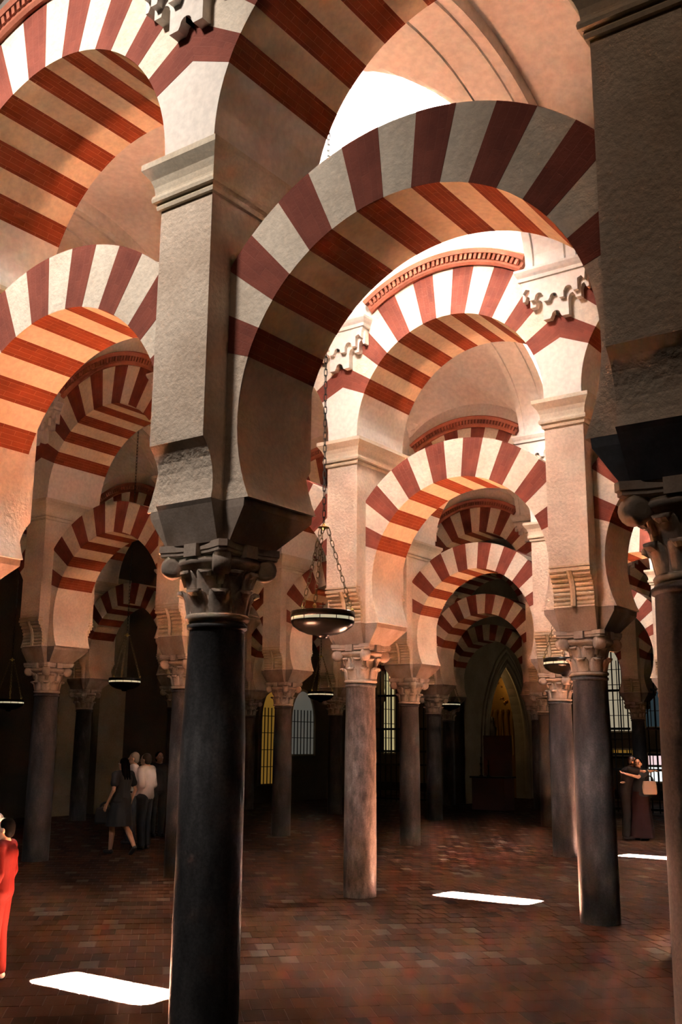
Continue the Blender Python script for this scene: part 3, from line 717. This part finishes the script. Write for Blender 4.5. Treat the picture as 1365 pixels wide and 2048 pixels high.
for k in range(3):
    a = 2*PI*k/3 + 0.35
    side_ch.append(chain((0.31*math.cos(a), 0.31*math.sin(a), 0.075), (0.045*math.cos(a), 0.045*math.sin(a), HUB-0.01)).mesh('side_chain', 'chain_metal'))
    hooks.append(MB().lathe([(0.002, 0.055), (0.016, 0.07), (0.02, 0.085), (0.014, 0.1), (0.002, 0.11)], 10, (0.313*math.cos(a), 0.313*math.sin(a), 0)).mesh('hook', 'brass'))
main_ch = {}
def lamp(x, y, z, label, rz=0.0, top=9.46, sc=1.0):
    t_ = thing('hanging_lamp', label, 'lamp', (x, y, z), 'hanging bronze lamps', rz)
    bw = obj('bowl', lamp_bowl, t_); obj('rim', lamp_rim, t_); gb = obj('glass_band', lamp_band, t_); obj('divider', lamp_div, gb)
    obj('hub', lamp_hub, t_); obj('cross', lamp_cross, bw)
    for me in side_ch: obj('side_chain', me, t_)
    for me in hooks: obj('hook', me, t_)
    t_.scale = (sc, sc, sc); top = z+(top-z)/sc; key = round(top-z, 2)
    if key not in main_ch: main_ch[key] = chain((0, 0, HUB+0.04), (0, 0, top-z), 0.085, 0.016, 0.0045).mesh('main_chain', 'chain_dark')
    obj('main_chain', main_ch[key], t_)
    d = bpy.data.lights.new('lamp_glow', 'POINT'); d.energy = 2.2; d.color = (1.0, 0.72, 0.36); d.shadow_soft_size = 0.08
    o = bpy.data.objects.new('lamp_glow', d); C.objects.link(o); o.parent = t_; o.location = (0, 0, 0.02)
lamp(-5.60, 7.55, 3.02, 'largest bronze dish lamp hanging by chains near picture centre', 0.55, 9.66, 0.903)
lamp(-16.01, 14.82, 3.12, 'bronze dish lamp hanging left of the big near column', 0.2)
lamp(-15.67, 21.08, 3.12, 'small bronze lamp below and behind the largest one')
lamp(-6.74, 15.60, 3.20, 'bronze lamp half hidden behind the black column capital', 0.9, 9.78, 1.066)
lamp(-15.89, 27.98, 3.12, 'tiny distant lamp beside the slim column left of the doorway')
lamp(-19.56, 14.7, 2.75, 'small bronze lamp at the left picture edge')

# ------------------------------------------------------------------ people
plain('skin_tan', (0.46, 0.25, 0.16), 0.55); plain('skin_fair', (0.62, 0.38, 0.27), 0.55)
plain('hair_black', (0.002, 0.0018, 0.0016), 0.7, spec=0.03); plain('hair_grey', (0.25, 0.23, 0.21), 0.6); plain('hair_brown', (0.03, 0.018, 0.012), 0.45)
plain('cloth_black', (0.012, 0.012, 0.013), 0.85); plain('cloth_navy', (0.018, 0.022, 0.03), 0.85); plain('cloth_white', (0.62, 0.60, 0.60), 0.8)
plain('cloth_red', (0.06, 0.0022, 0.0014), 0.8, spec=0.1); plain('cloth_wine', (0.024, 0.006, 0.007), 0.85); plain('cloth_denim', (0.025, 0.03, 0.04), 0.85); plain('cloth_teal', (0.02, 0.032, 0.04), 0.8)
plain('leather_black', (0.010, 0.010, 0.010), 0.45); plain('leather_cream', (0.50, 0.44, 0.38), 0.6); plain('print_white', (0.85, 0.8, 0.75), 0.7)
plain('eye_white', (0.8, 0.78, 0.75), 0.3); plain('eye_dark', (0.02, 0.015, 0.01), 0.2); plain('lip', (0.40, 0.14, 0.11), 0.5)
def capsule(mb, p, q, r0, r1, n=12):
    p, q = Vector(p), Vector(q); d = q-p; mb.prims.append(('c', np.array(p), np.array(q), r0, r1))
    if d.length < 1e-5: d = Vector((0, 0, 1e-3))
    d.normalize(); a = d.orthogonal().normalized(); b2 = d.cross(a); R = []
    for t_ in (-88, -60, -30, 0):
        c, s_ = math.cos(math.radians(t_)), math.sin(math.radians(t_)); R.append((p+d*r0*s_, r0*c))
    for t_ in (0, 30, 60, 88):
        c, s_ = math.cos(math.radians(t_)), math.sin(math.radians(t_)); R.append((q+d*r1*s_, r1*c))
    mb.rings([[o + r*(math.cos(2*PI*k/n)*a + math.sin(2*PI*k/n)*b2) for k in range(n)] for o, r in R], True, True)
def ellipsoid(mb, c, rx, ry, rz, n=16, m=10, rot=None):
    R = []; mb.prims.append(('e', np.array(Vector(c)), np.array((rx, ry, rz)), np.array(rot) if rot else np.eye(3)))
    for k in range(m+1):
        t_ = -PI/2*0.985 + PI*0.985*k/m
        R.append([Vector((rx*math.cos(t_)*math.cos(2*PI*a/n), ry*math.cos(t_)*math.sin(2*PI*a/n), rz*math.sin(t_))) for a in range(n)])
    if rot: R = [[rot @ v for v in r] for r in R]
    mb.rings([[Vector(c)+v for v in r] for r in R], True, True)
def fuse(mb, name, mat, voxel, k=0.010):
    # one continuous skin around all the recorded capsules and ellipsoids (smooth union, then surface nets)
    lo = np.full(3, 1e9); hi = -lo
    for p in mb.prims:
        if p[0] == 'c': lo = np.minimum(lo, np.minimum(p[1]-p[3], p[2]-p[4])); hi = np.maximum(hi, np.maximum(p[1]+p[3], p[2]+p[4]))
        else: r = p[2].max(); lo = np.minimum(lo, p[1]-r); hi = np.maximum(hi, p[1]+r)
    lo -= 3*voxel; n = np.ceil((hi+3*voxel-lo)/voxel).astype(int)+1
    V = np.full(n, 0.08); ax = [lo[a]+voxel*np.arange(n[a]) for a in range(3)]
    for p in mb.prims:
        if p[0] == 'c': l, h = np.minimum(p[1]-p[3], p[2]-p[4]), np.maximum(p[1]+p[3], p[2]+p[4])
        else: r = p[2].max(); l, h = p[1]-r, p[1]+r
        i0 = np.maximum(0, np.floor((l-lo)/voxel).astype(int)-3); i1 = np.minimum(n, np.ceil((h-lo)/voxel).astype(int)+4)
        sl = tuple(slice(a, b_) for a, b_ in zip(i0, i1))
        G = np.stack(np.meshgrid(*[ax[a][i0[a]:i1[a]] for a in range(3)], indexing='ij'), -1)
        if p[0] == 'c':
            d = p[2]-p[1]; t_ = np.clip(((G-p[1])@d)/max(d@d, 1e-9), 0, 1); D = np.linalg.norm(G-p[1]-t_[..., None]*d, axis=-1) - (p[3]+(p[4]-p[3])*t_)
        else:
            q = (G-p[1])@p[3]; k0 = np.linalg.norm(q/p[2], axis=-1); k1 = np.linalg.norm(q/p[2]**2, axis=-1); D = k0*(k0-1)/np.maximum(k1, 1e-6)
        A = V[sl]; hh = np.clip(0.5+0.5*(A-D)/k, 0, 1); V[sl] = A*(1-hh)+D*hh - k*hh*(1-hh)
    S = V < 0
    c = [S[i:n[0]-1+i, j:n[1]-1+j, m:n[2]-1+m] for i in (0, 1) for j in (0, 1) for m in (0, 1)]
    tot = sum(x.astype(np.int8) for x in c); act = (tot > 0) & (tot < 8); idx = -np.ones(act.shape, int); cells = np.argwhere(act); idx[act] = np.arange(len(cells))
    acc = np.zeros((len(cells), 3)); cnt = np.zeros(len(cells))
    for a in range(3):
        o = [x for x in range(3) if x != a]
        for u in (0, 1):
            for w in (0, 1):
                P = cells.copy(); P[:, o[0]] += u; P[:, o[1]] += w; Q = P.copy(); Q[:, a] += 1
                vp, vq = V[tuple(P.T)], V[tuple(Q.T)]; cr = (vp < 0) != (vq < 0); t_ = np.where(cr, vp/np.where(cr, vp-vq, 1), 0)
                pt = P.astype(float); pt[:, a] += t_; acc[cr] += pt[cr]; cnt[cr] += 1
    verts = lo + voxel*acc/np.maximum(cnt, 1)[:, None]; faces = []
    for a in range(3):
        b_, c_ = (a+1) % 3, (a+2) % 3
        S0 = np.take(S, range(n[a]-1), a); S1 = np.take(S, range(1, n[a]), a); E = np.argwhere(S0 != S1)
        E = E[(E[:, b_] > 0) & (E[:, c_] > 0) & (E[:, b_] < n[b_]-1) & (E[:, c_] < n[c_]-1)]
        def cell(db, dc):
            q = E.copy(); q[:, b_] -= db; q[:, c_] -= dc; return idx[tuple(q.T)]
        F4 = np.stack([cell(1, 1), cell(0, 1), cell(0, 0), cell(1, 0)], 1); out = S0[tuple(E.T)]
        F4[~out] = F4[~out][:, ::-1]; faces.append(F4[(F4 >= 0).all(1)])
    me = bpy.data.meshes.new(name); me.from_pydata(verts.tolist(), [], np.concatenate(faces).tolist()); me.update()
    me.materials.append(MATS[mat]); me.shade_smooth()
    return me
def hand(mb, wrist, elbow, palm_side, curl=0.5, s=1.0):
    w, e = Vector(wrist), Vector(elbow); d = (w-e).normalized(); side = Vector(palm_side); side = (side-d*side.dot(d)).normalized(); nrm = d.cross(side)
    pc = w + d*0.045*s
    for k in (-1, 0, 1): capsule(mb, w+side*0.012*k*s, w+d*0.085*s+side*0.026*k*s, 0.017*s, 0.014*s, 8)
    for k, L in ((-1.5, 0.058), (-0.5, 0.072), (0.5, 0.078), (1.5, 0.07)):
        a = w+d*0.085*s+side*0.019*k*s; m1 = a+(d*math.cos(curl*0.5)+nrm*math.sin(curl*0.5))*L*0.5*s; m2 = m1+(d*math.cos(curl*1.3)+nrm*math.sin(curl*1.3))*L*0.5*s
        capsule(mb, a, m1, 0.0095*s, 0.009*s, 8); capsule(mb, m1, m2, 0.009*s, 0.008*s, 8)
    a = w+d*0.025*s+side*0.03*s; m1 = a+(d*0.6+side*0.7+nrm*0.3).normalized()*0.04*s; capsule(mb, a, m1, 0.012*s, 0.011*s, 8); capsule(mb, m1, m1+(d*0.85+side*0.25+nrm*0.4).normalized()*0.032*s, 0.011*s, 0.009*s, 8)
BASE = dict(pelvis=(0, 0, 0.95), waist=(0, 0, 1.10), chest=(0, 0.01, 1.28), neck=(0, 0.015, 1.46), head=(0, -0.005, 1.60),
            shL=(0.185, 0.01, 1.41), shR=(-0.185, 0.01, 1.41), elL=(0.24, 0.02, 1.12), elR=(-0.24, 0.02, 1.12), wrL=(0.25, -0.06, 0.88), wrR=(-0.25, -0.06, 0.88),
            hiL=(0.09, 0, 0.93), hiR=(-0.09, 0, 0.93), knL=(0.10, -0.01, 0.50), knR=(-0.10, -0.01, 0.50), anL=(0.10, 0.02, 0.085), anR=(-0.10, 0.02, 0.085))
def person(label, loc, face_dir, height, pose=None, skin='skin_tan', hair='hair_black', build=1.0, top=('cloth_white', 'long'), bottom=('trousers', 'cloth_denim'), shoes='leather_black', hairstyle='short', head_turn=0.0, cap=None, curl=0.5, voxel=0.011, female=False):
    s = height/1.75; rz = math.atan2(face_dir[0], -face_dir[1])
    J = {k: Vector(v) for k, v in BASE.items()}
    for k, v in (pose or {}).items(): J[k] = Vector(v)
    J = {k: v*s for k, v in J.items()}
    t_ = thing('person', label, 'person', loc, 'visitors', rz)
    if female: bs, hw = 0.9, 1.06
    else: bs, hw = 1.0, 1.0
    B = build*s
    # ---- one continuous body
    b = MB(); hd = J['head']; rot = Matrix.Rotation(head_turn, 3, 'Z')
    ellipsoid(b, hd + rot @ Vector((0, 0.012, 0.018))*s, 0.074*s, 0.092*s, 0.098*s, rot=rot)
    ellipsoid(b, hd + rot @ Vector((0, -0.022, -0.055))*s, 0.055*s, 0.062*s, 0.06*s, rot=rot)
    capsule(b, hd + rot @ Vector((0, -0.088, 0.008))*s, hd + rot @ Vector((0, -0.103, -0.022))*s, 0.011*s, 0.015*s, 8)
    for sx in (-1, 1):
        ellipsoid(b, hd + rot @ Vector((sx*0.076, 0.012, -0.008))*s, 0.011*s, 0.02*s, 0.03*s, 10, 6, rot)
    capsule(b, hd + rot @ Vector((-0.022, -0.075, -0.058))*s, hd + rot @ Vector((0.022, -0.075, -0.058))*s, 0.011*s, 0.011*s, 8)
    capsule(b, J['neck']-Vector((0, 0, 0.05))*s, hd+Vector((0, 0.015, -0.06))*s, 0.058*B*bs, 0.05*B*bs)
    for k in (-1, 0, 1):
        sh = (J['shL']-J['shR'])*0.5
        capsule(b, J['chest']+sh*0.38*k, J['waist']+sh*0.30*k, 0.105*B*bs, 0.095*B*bs)
        capsule(b, J['waist']+sh*0.30*k, J['pelvis']+sh*0.36*k, 0.095*B*bs, 0.108*B*hw)
    capsule(b, J['shL'], J['shR'], 0.062*B, 0.062*B); capsule(b, J['neck'], J['shL'], 0.06*B, 0.055*B); capsule(b, J['neck'], J['shR'], 0.06*B, 0.055*B)
    capsule(b, J['chest']+(J['shL']-J['shR'])*0.2+Vector((0, 0, 0.05))*s, J['chest']+(J['shR']-J['shL'])*0.2+Vector((0, 0, 0.05))*s, 0.115*B*bs, 0.115*B*bs)
    for S in 'LR':
        capsule(b, J['sh'+S], J['el'+S], 0.05*B*bs, 0.038*B*bs); capsule(b, J['el'+S], J['wr'+S], 0.038*B*bs, 0.026*B*bs)
        hand(b, J['wr'+S], J['el'+S], (0, -1, 0.15), curl, s)
        capsule(b, J['hi'+S], J['kn'+S], 0.082*B*hw, 0.054*B); capsule(b, J['kn'+S], J['kn'+S]*0.62+J['an'+S]*0.38+Vector((0, 0.015, 0))*s, 0.052*B, 0.053*B); capsule(b, J['kn'+S]*0.62+J['an'+S]*0.38+Vector((0, 0.015, 0))*s, J['an'+S], 0.053*B, 0.036*B)
        fd = (J['an'+S]-J['kn'+S]).normalized(); ft = Vector((0, -1, 0)) if fd.z < -0.8 else Vector((0, -0.6, -0.8))
        capsule(b, J['an'+S]+Vector((0, 0.02, -0.045))*s, J['an'+S]+ft*0.12*s+Vector((0, 0, -0.05))*s, 0.034*s, 0.03*s)
    obj('body', fuse(b, 'body', skin, voxel*s), t_)
    # ---- face
    for sx in (-1, 1):
        e = MB(); ellipsoid(e, hd + rot @ Vector((sx*0.031, -0.077, 0.012))*s, 0.013*s, 0.009*s, 0.008*s, 10, 6, rot); eo = obj('eye', e.mesh('eye', 'eye_white'), t_)
        e = MB(); ellipsoid(e, hd + rot @ Vector((sx*0.031, -0.084, 0.012))*s, 0.006*s, 0.004*s, 0.006*s, 8, 6, rot); obj('iris', e.mesh('iris', 'eye_dark'), eo)
        e = MB(); capsule(e, hd + rot @ Vector((sx*0.016, -0.086, 0.032))*s, hd + rot @ Vector((sx*0.047, -0.076, 0.034))*s, 0.005*s, 0.004*s, 6); obj('eyebrow', e.mesh('eyebrow', hair), t_)
    e = MB(); capsule(e, hd + rot @ Vector((-0.02, -0.083, -0.058))*s, hd + rot @ Vector((0.02, -0.083, -0.058))*s, 0.007*s, 0.007*s, 8); obj('lips', e.mesh('lips', 'lip'), t_)
    # ---- hair
    h = MB()
    ellipsoid(h, hd + rot @ Vector((0, 0.03, 0.038))*s, 0.084*s, 0.090*s, 0.090*s, rot=rot)
    ellipsoid(h, hd + rot @ Vector((0, 0.055, -0.01))*s, 0.078*s, 0.062*s, 0.085*s, rot=rot)
    if hairstyle == 'bun': ellipsoid(h, hd + rot @ Vector((0, 0.135, 0.03))*s, 0.045*s, 0.045*s, 0.045*s)
    if hairstyle == 'long':
        for k in (-1, 0, 1): capsule(h, hd + rot @ Vector((0.045*k, 0.06, 0.0))*s, J['neck']+Vector((0.06*k, 0.085, -0.12))*s, 0.05*s, 0.035*s)
    obj('hair', fuse(h, 'hair', hair, 0.011*s), t_)
    if cap:
        c = MB(); ellipsoid(c, hd + rot @ Vector((0, 0.012, 0.05))*s, 0.09*s, 0.104*s, 0.085*s, rot=rot)
        ellipsoid(c, hd + rot @ Vector((0, -0.12, 0.052))*s, 0.07*s, 0.075*s, 0.012*s, rot=rot); obj('cap', fuse(c, 'cap', cap, 0.009*s), t_)
    # ---- clothes follow the body
    m, kind = top; u = MB(); g = 0.018*s
    for k in (-1, 0, 1):
        sh = (J['shL']-J['shR'])*0.5
        capsule(u, J['chest']+sh*0.38*k, J['waist']+sh*0.32*k, 0.105*B*bs+g, 0.098*B*bs+g); capsule(u, J['waist']+sh*0.32*k, J['pelvis']+sh*0.38*k, 0.098*B*bs+g, 0.108*B*hw+g)
    capsule(u, J['shL'], J['shR'], 0.062*B+g*0.8, 0.062*B+g*0.8); capsule(u, J['neck']-Vector((0, 0, 0.02))*s, J['shL'], 0.058*B+g*0.6, 0.055*B+g); capsule(u, J['neck']-Vector((0, 0, 0.02))*s, J['shR'], 0.058*B+g*0.6, 0.055*B+g)
    capsule(u, J['chest']+(J['shL']-J['shR'])*0.2+Vector((0, 0, 0.05))*s, J['chest']+(J['shR']-J['shL'])*0.2+Vector((0, 0, 0.05))*s, 0.115*B*bs+g, 0.115*B*bs+g)
    for S in 'LR':
        if kind == 'long': capsule(u, J['sh'+S], J['el'+S], 0.055*B+g, 0.045*B+g); capsule(u, J['el'+S], J['el'+S]*0.1+J['wr'+S]*0.9, 0.045*B+g, 0.032*B+g)
        elif kind == 'short': capsule(u, J['sh'+S], J['sh'+S]*0.45+J['el'+S]*0.55, 0.055*B+g, 0.055*B+g)
    obj('shirt' if kind != 'dress' else 'dress_top', fuse(u, 'shirt', m, 0.013*s), t_)
    bk, bmt = bottom; u = MB()
    if bk == 'trousers':
        for S in 'LR':
            capsule(u, J['hi'+S], J['kn'+S], 0.088*B*hw+g, 0.06*B+g); capsule(u, J['kn'+S], J['an'+S]+Vector((0, 0, 0.02))*s, 0.06*B+g, 0.052*B+g)
        capsule(u, J['hiL'], J['hiR'], 0.10*B+g, 0.10*B+g)
        obj('trousers', fuse(u, 'trousers', bmt, 0.013*s), t_)
    else:
        hem, r_h = (0.06, 0.26) if bk == 'long_skirt' else (0.50, 0.235)
        z0 = J['pelvis'].z+0.06*s; n = 36; R = []
        cx = (J['knL']+J['knR'])*0.5
        for k in range(13):
            f_ = k/12; z = z0*(1-f_)+hem*s*f_; rr = (0.155+(r_h-0.155)*f_**0.8)*s*(1+0.0); c0 = J['pelvis']*(1-f_)+Vector((cx.x, cx.y+0.01*s, 0))*f_
            R.append([(c0.x+rr*1.12*math.cos(2*PI*a/n)*(1+0.05*f_*math.cos(9*2*PI*a/n)), c0.y+rr*0.9*math.sin(2*PI*a/n)*(1+0.05*f_*math.cos(9*2*PI*a/n)), z) for a in range(n)])
        obj('skirt', u.rings(R, True, True).mesh('skirt', bmt), t_)
    for S in 'LR':
        u = MB(); fd = (J['an'+S]-J['kn'+S]).normalized(); ft = Vector((0, -1, 0)) if fd.z < -0.8 else Vector((0, -0.6, -0.8))
        capsule(u, J['an'+S]+Vector((0, 0.025, -0.045))*s, J['an'+S]+ft*0.14*s+Vector((0, 0, -0.048))*s, 0.042*s, 0.037*s)
        obj('shoe', fuse(u, 'shoe', shoes, 0.01*s), t_)
    return t_, J, s
SL, TC = Vector((-0.813, -0.582, 0)), Vector((0.582, -0.813, 0))     # towards the left of the picture, towards the camera
# man in white shirt and the people beside him
person('man in a white shirt and dark trousers standing behind the woman in black', (-14.40, 13.98, 0), SL*0.9+TC*-0.3, 1.74,
       dict(elL=(0.22, 0.05, 1.14), wrL=(0.20, -0.12, 0.98), elR=(-0.22, 0.05, 1.14), wrR=(-0.18, -0.14, 0.96), head=(0, -0.03, 1.59)), 'skin_fair', 'hair_brown', 1.08, ('cloth_white', 'long'), ('trousers', 'cloth_navy'))
person('man in a white shirt half hidden behind the other man in white', (-15.35, 14.55, 0), SL, 1.74, None, 'skin_fair', 'hair_grey', 1.05, ('cloth_white', 'short'), ('trousers', 'cloth_denim'))
person('dark-clothed figure behind the man in white shirt, by the left wall', (-16.1, 16.0, 0), SL*-0.5+TC*0.8, 1.74, None, 'skin_tan', 'hair_black', 1.0, ('cloth_black', 'long'), ('trousers', 'cloth_black'))
person('woman in a short black dress walking with a black bag', (-14.05, 13.08, 0), SL*0.75+TC*-0.55, 1.66,
       dict(knL=(0.08, -0.13, 0.52), anL=(0.07, -0.16, 0.09), knR=(-0.08, 0.05, 0.50), anR=(-0.08, 0.30, 0.17), elL=(0.26, 0.06, 1.14), wrL=(0.30, -0.05, 0.90), elR=(-0.26, 0.08, 1.14), wrR=(-0.25, -0.02, 0.92)),
       'skin_tan', 'hair_black', 0.98, ('cloth_black', 'short'), ('short_skirt', 'cloth_black'), hairstyle='long', female=True)
def handbag(name, label, cat, loc, rz, w, d_, h, mat, strap):
    t_ = thing(name, label, cat, loc, None, rz)
    b = MB(); b.rings([[(sx*w/2*k, sy*d_/2*k, z) for sx, sy in ((-1, -0.7), (-0.85, -1), (0.85, -1), (1, -0.7), (1, 0.7), (0.85, 1), (-0.85, 1), (-1, 0.7))] for k, z in ((0.9, 0), (1.0, 0.03), (0.98, h*0.6), (0.88, h*0.97), (0.8, h))])
    obj('bag_body', b.mesh('bag_body', mat), t_)
    for sy in (-1, 1):
        obj('handle', MB().tube([(-w*0.28, sy*d_*0.3, h*0.9)] + [(-w*0.28*math.cos(PI*k/8), sy*d_*0.2, h*0.95+strap*math.sin(PI*k/8)) for k in range(9)] + [(w*0.28, sy*d_*0.3, h*0.9)], 0.012, 6).mesh('handle', 'leather_black'), t_)
    obj('flap', MB().box(-w*0.36, w*0.36, -d_*0.54, -d_*0.44, h*0.55, h*0.93).mesh('flap', mat), t_)
handbag('handbag', 'large black handbag hanging at the woman in black', 'handbag', (-14.33, 12.98, 0.50), 0.6, 0.36, 0.14, 0.28, 'leather_black', 0.10)
# embracing couple
wl, wJ, ws = person('woman in a long dark red skirt hugging the man', (-7.93, 21.98, 0), SL*0.85+TC*0.45, 1.70,
       dict(head=(0.03, -0.05, 1.59), neck=(0, -0.01, 1.46), elL=(0.20, -0.22, 1.32), wrL=(0.02, -0.38, 1.38), elR=(-0.24, -0.12, 1.18), wrR=(-0.10, -0.34, 1.20)), 'skin_fair', 'hair_black', 0.98,
       ('cloth_teal', 'short'), ('long_skirt', 'cloth_wine'), hairstyle='bun', head_turn=0.7, female=True)
person('man in dark clothes bending to hug the woman in the red skirt', (-8.21, 21.86, 0), SL*-0.95+TC*0.1, 1.78,
       dict(waist=(0, -0.03, 1.10), chest=(0, -0.07, 1.27), neck=(0, -0.13, 1.44), head=(0.02, -0.19, 1.55), shL=(0.185, -0.09, 1.39), shR=(-0.185, -0.09, 1.39), elR=(-0.25, -0.34, 1.36), wrR=(-0.10, -0.56, 1.38), elL=(0.22, -0.02, 1.14), wrL=(0.20, 0.02, 0.88)),
       'skin_tan', 'hair_brown', 1.0, ('cloth_black', 'short'), ('trousers', 'cloth_black'), head_turn=-0.2)
handbag('handbag', 'cream handbag hanging at the side of the hugging woman', 'handbag', (-7.70, 21.93, 0.93), 0.75, 0.29, 0.12, 0.27, 'leather_cream', 0.12)
# children at the left edge
kd, kJ, ks = person('child with black hair in a red tracksuit, at the left edge', (-7.53, 5.72, 0), SL*1.0+TC*-0.05, 1.29,
       dict(elL=(0.25, 0.05, 1.14), wrL=(0.27, -0.02, 0.90), elR=(-0.25, 0.03, 1.14), wrR=(-0.26, -0.05, 0.90)), 'skin_fair', 'hair_black', 1.0, ('cloth_red', 'long'), ('trousers', 'cloth_red'), 'cloth_white', voxel=0.010)
b = MB(); aL, eL, wL = kJ['shL'], kJ['elL'], kJ['wrL']
zz = [aL.lerp(eL, 0.25), aL.lerp(eL, 0.42), aL.lerp(eL, 0.5), aL.lerp(eL, 0.8), eL.copy(), eL.lerp(wL, 0.2), eL.lerp(wL, 0.32), eL.lerp(wL, 0.5)]
b.tube([p + Vector((0.062*ks, (0.02 if k % 2 else -0.015)*ks, 0)) for k, p in enumerate(zz)], 0.006, 6)
obj('sleeve_print', b.mesh('sleeve_print', 'print_white'), kd)
person('child in a white cap behind the child in red', (-8.36, 6.24, 0), SL*-1, 1.27, None, 'skin_fair', 'hair_brown', 1.1, ('cloth_white', 'short'), ('trousers', 'cloth_denim'), cap='cloth_white')
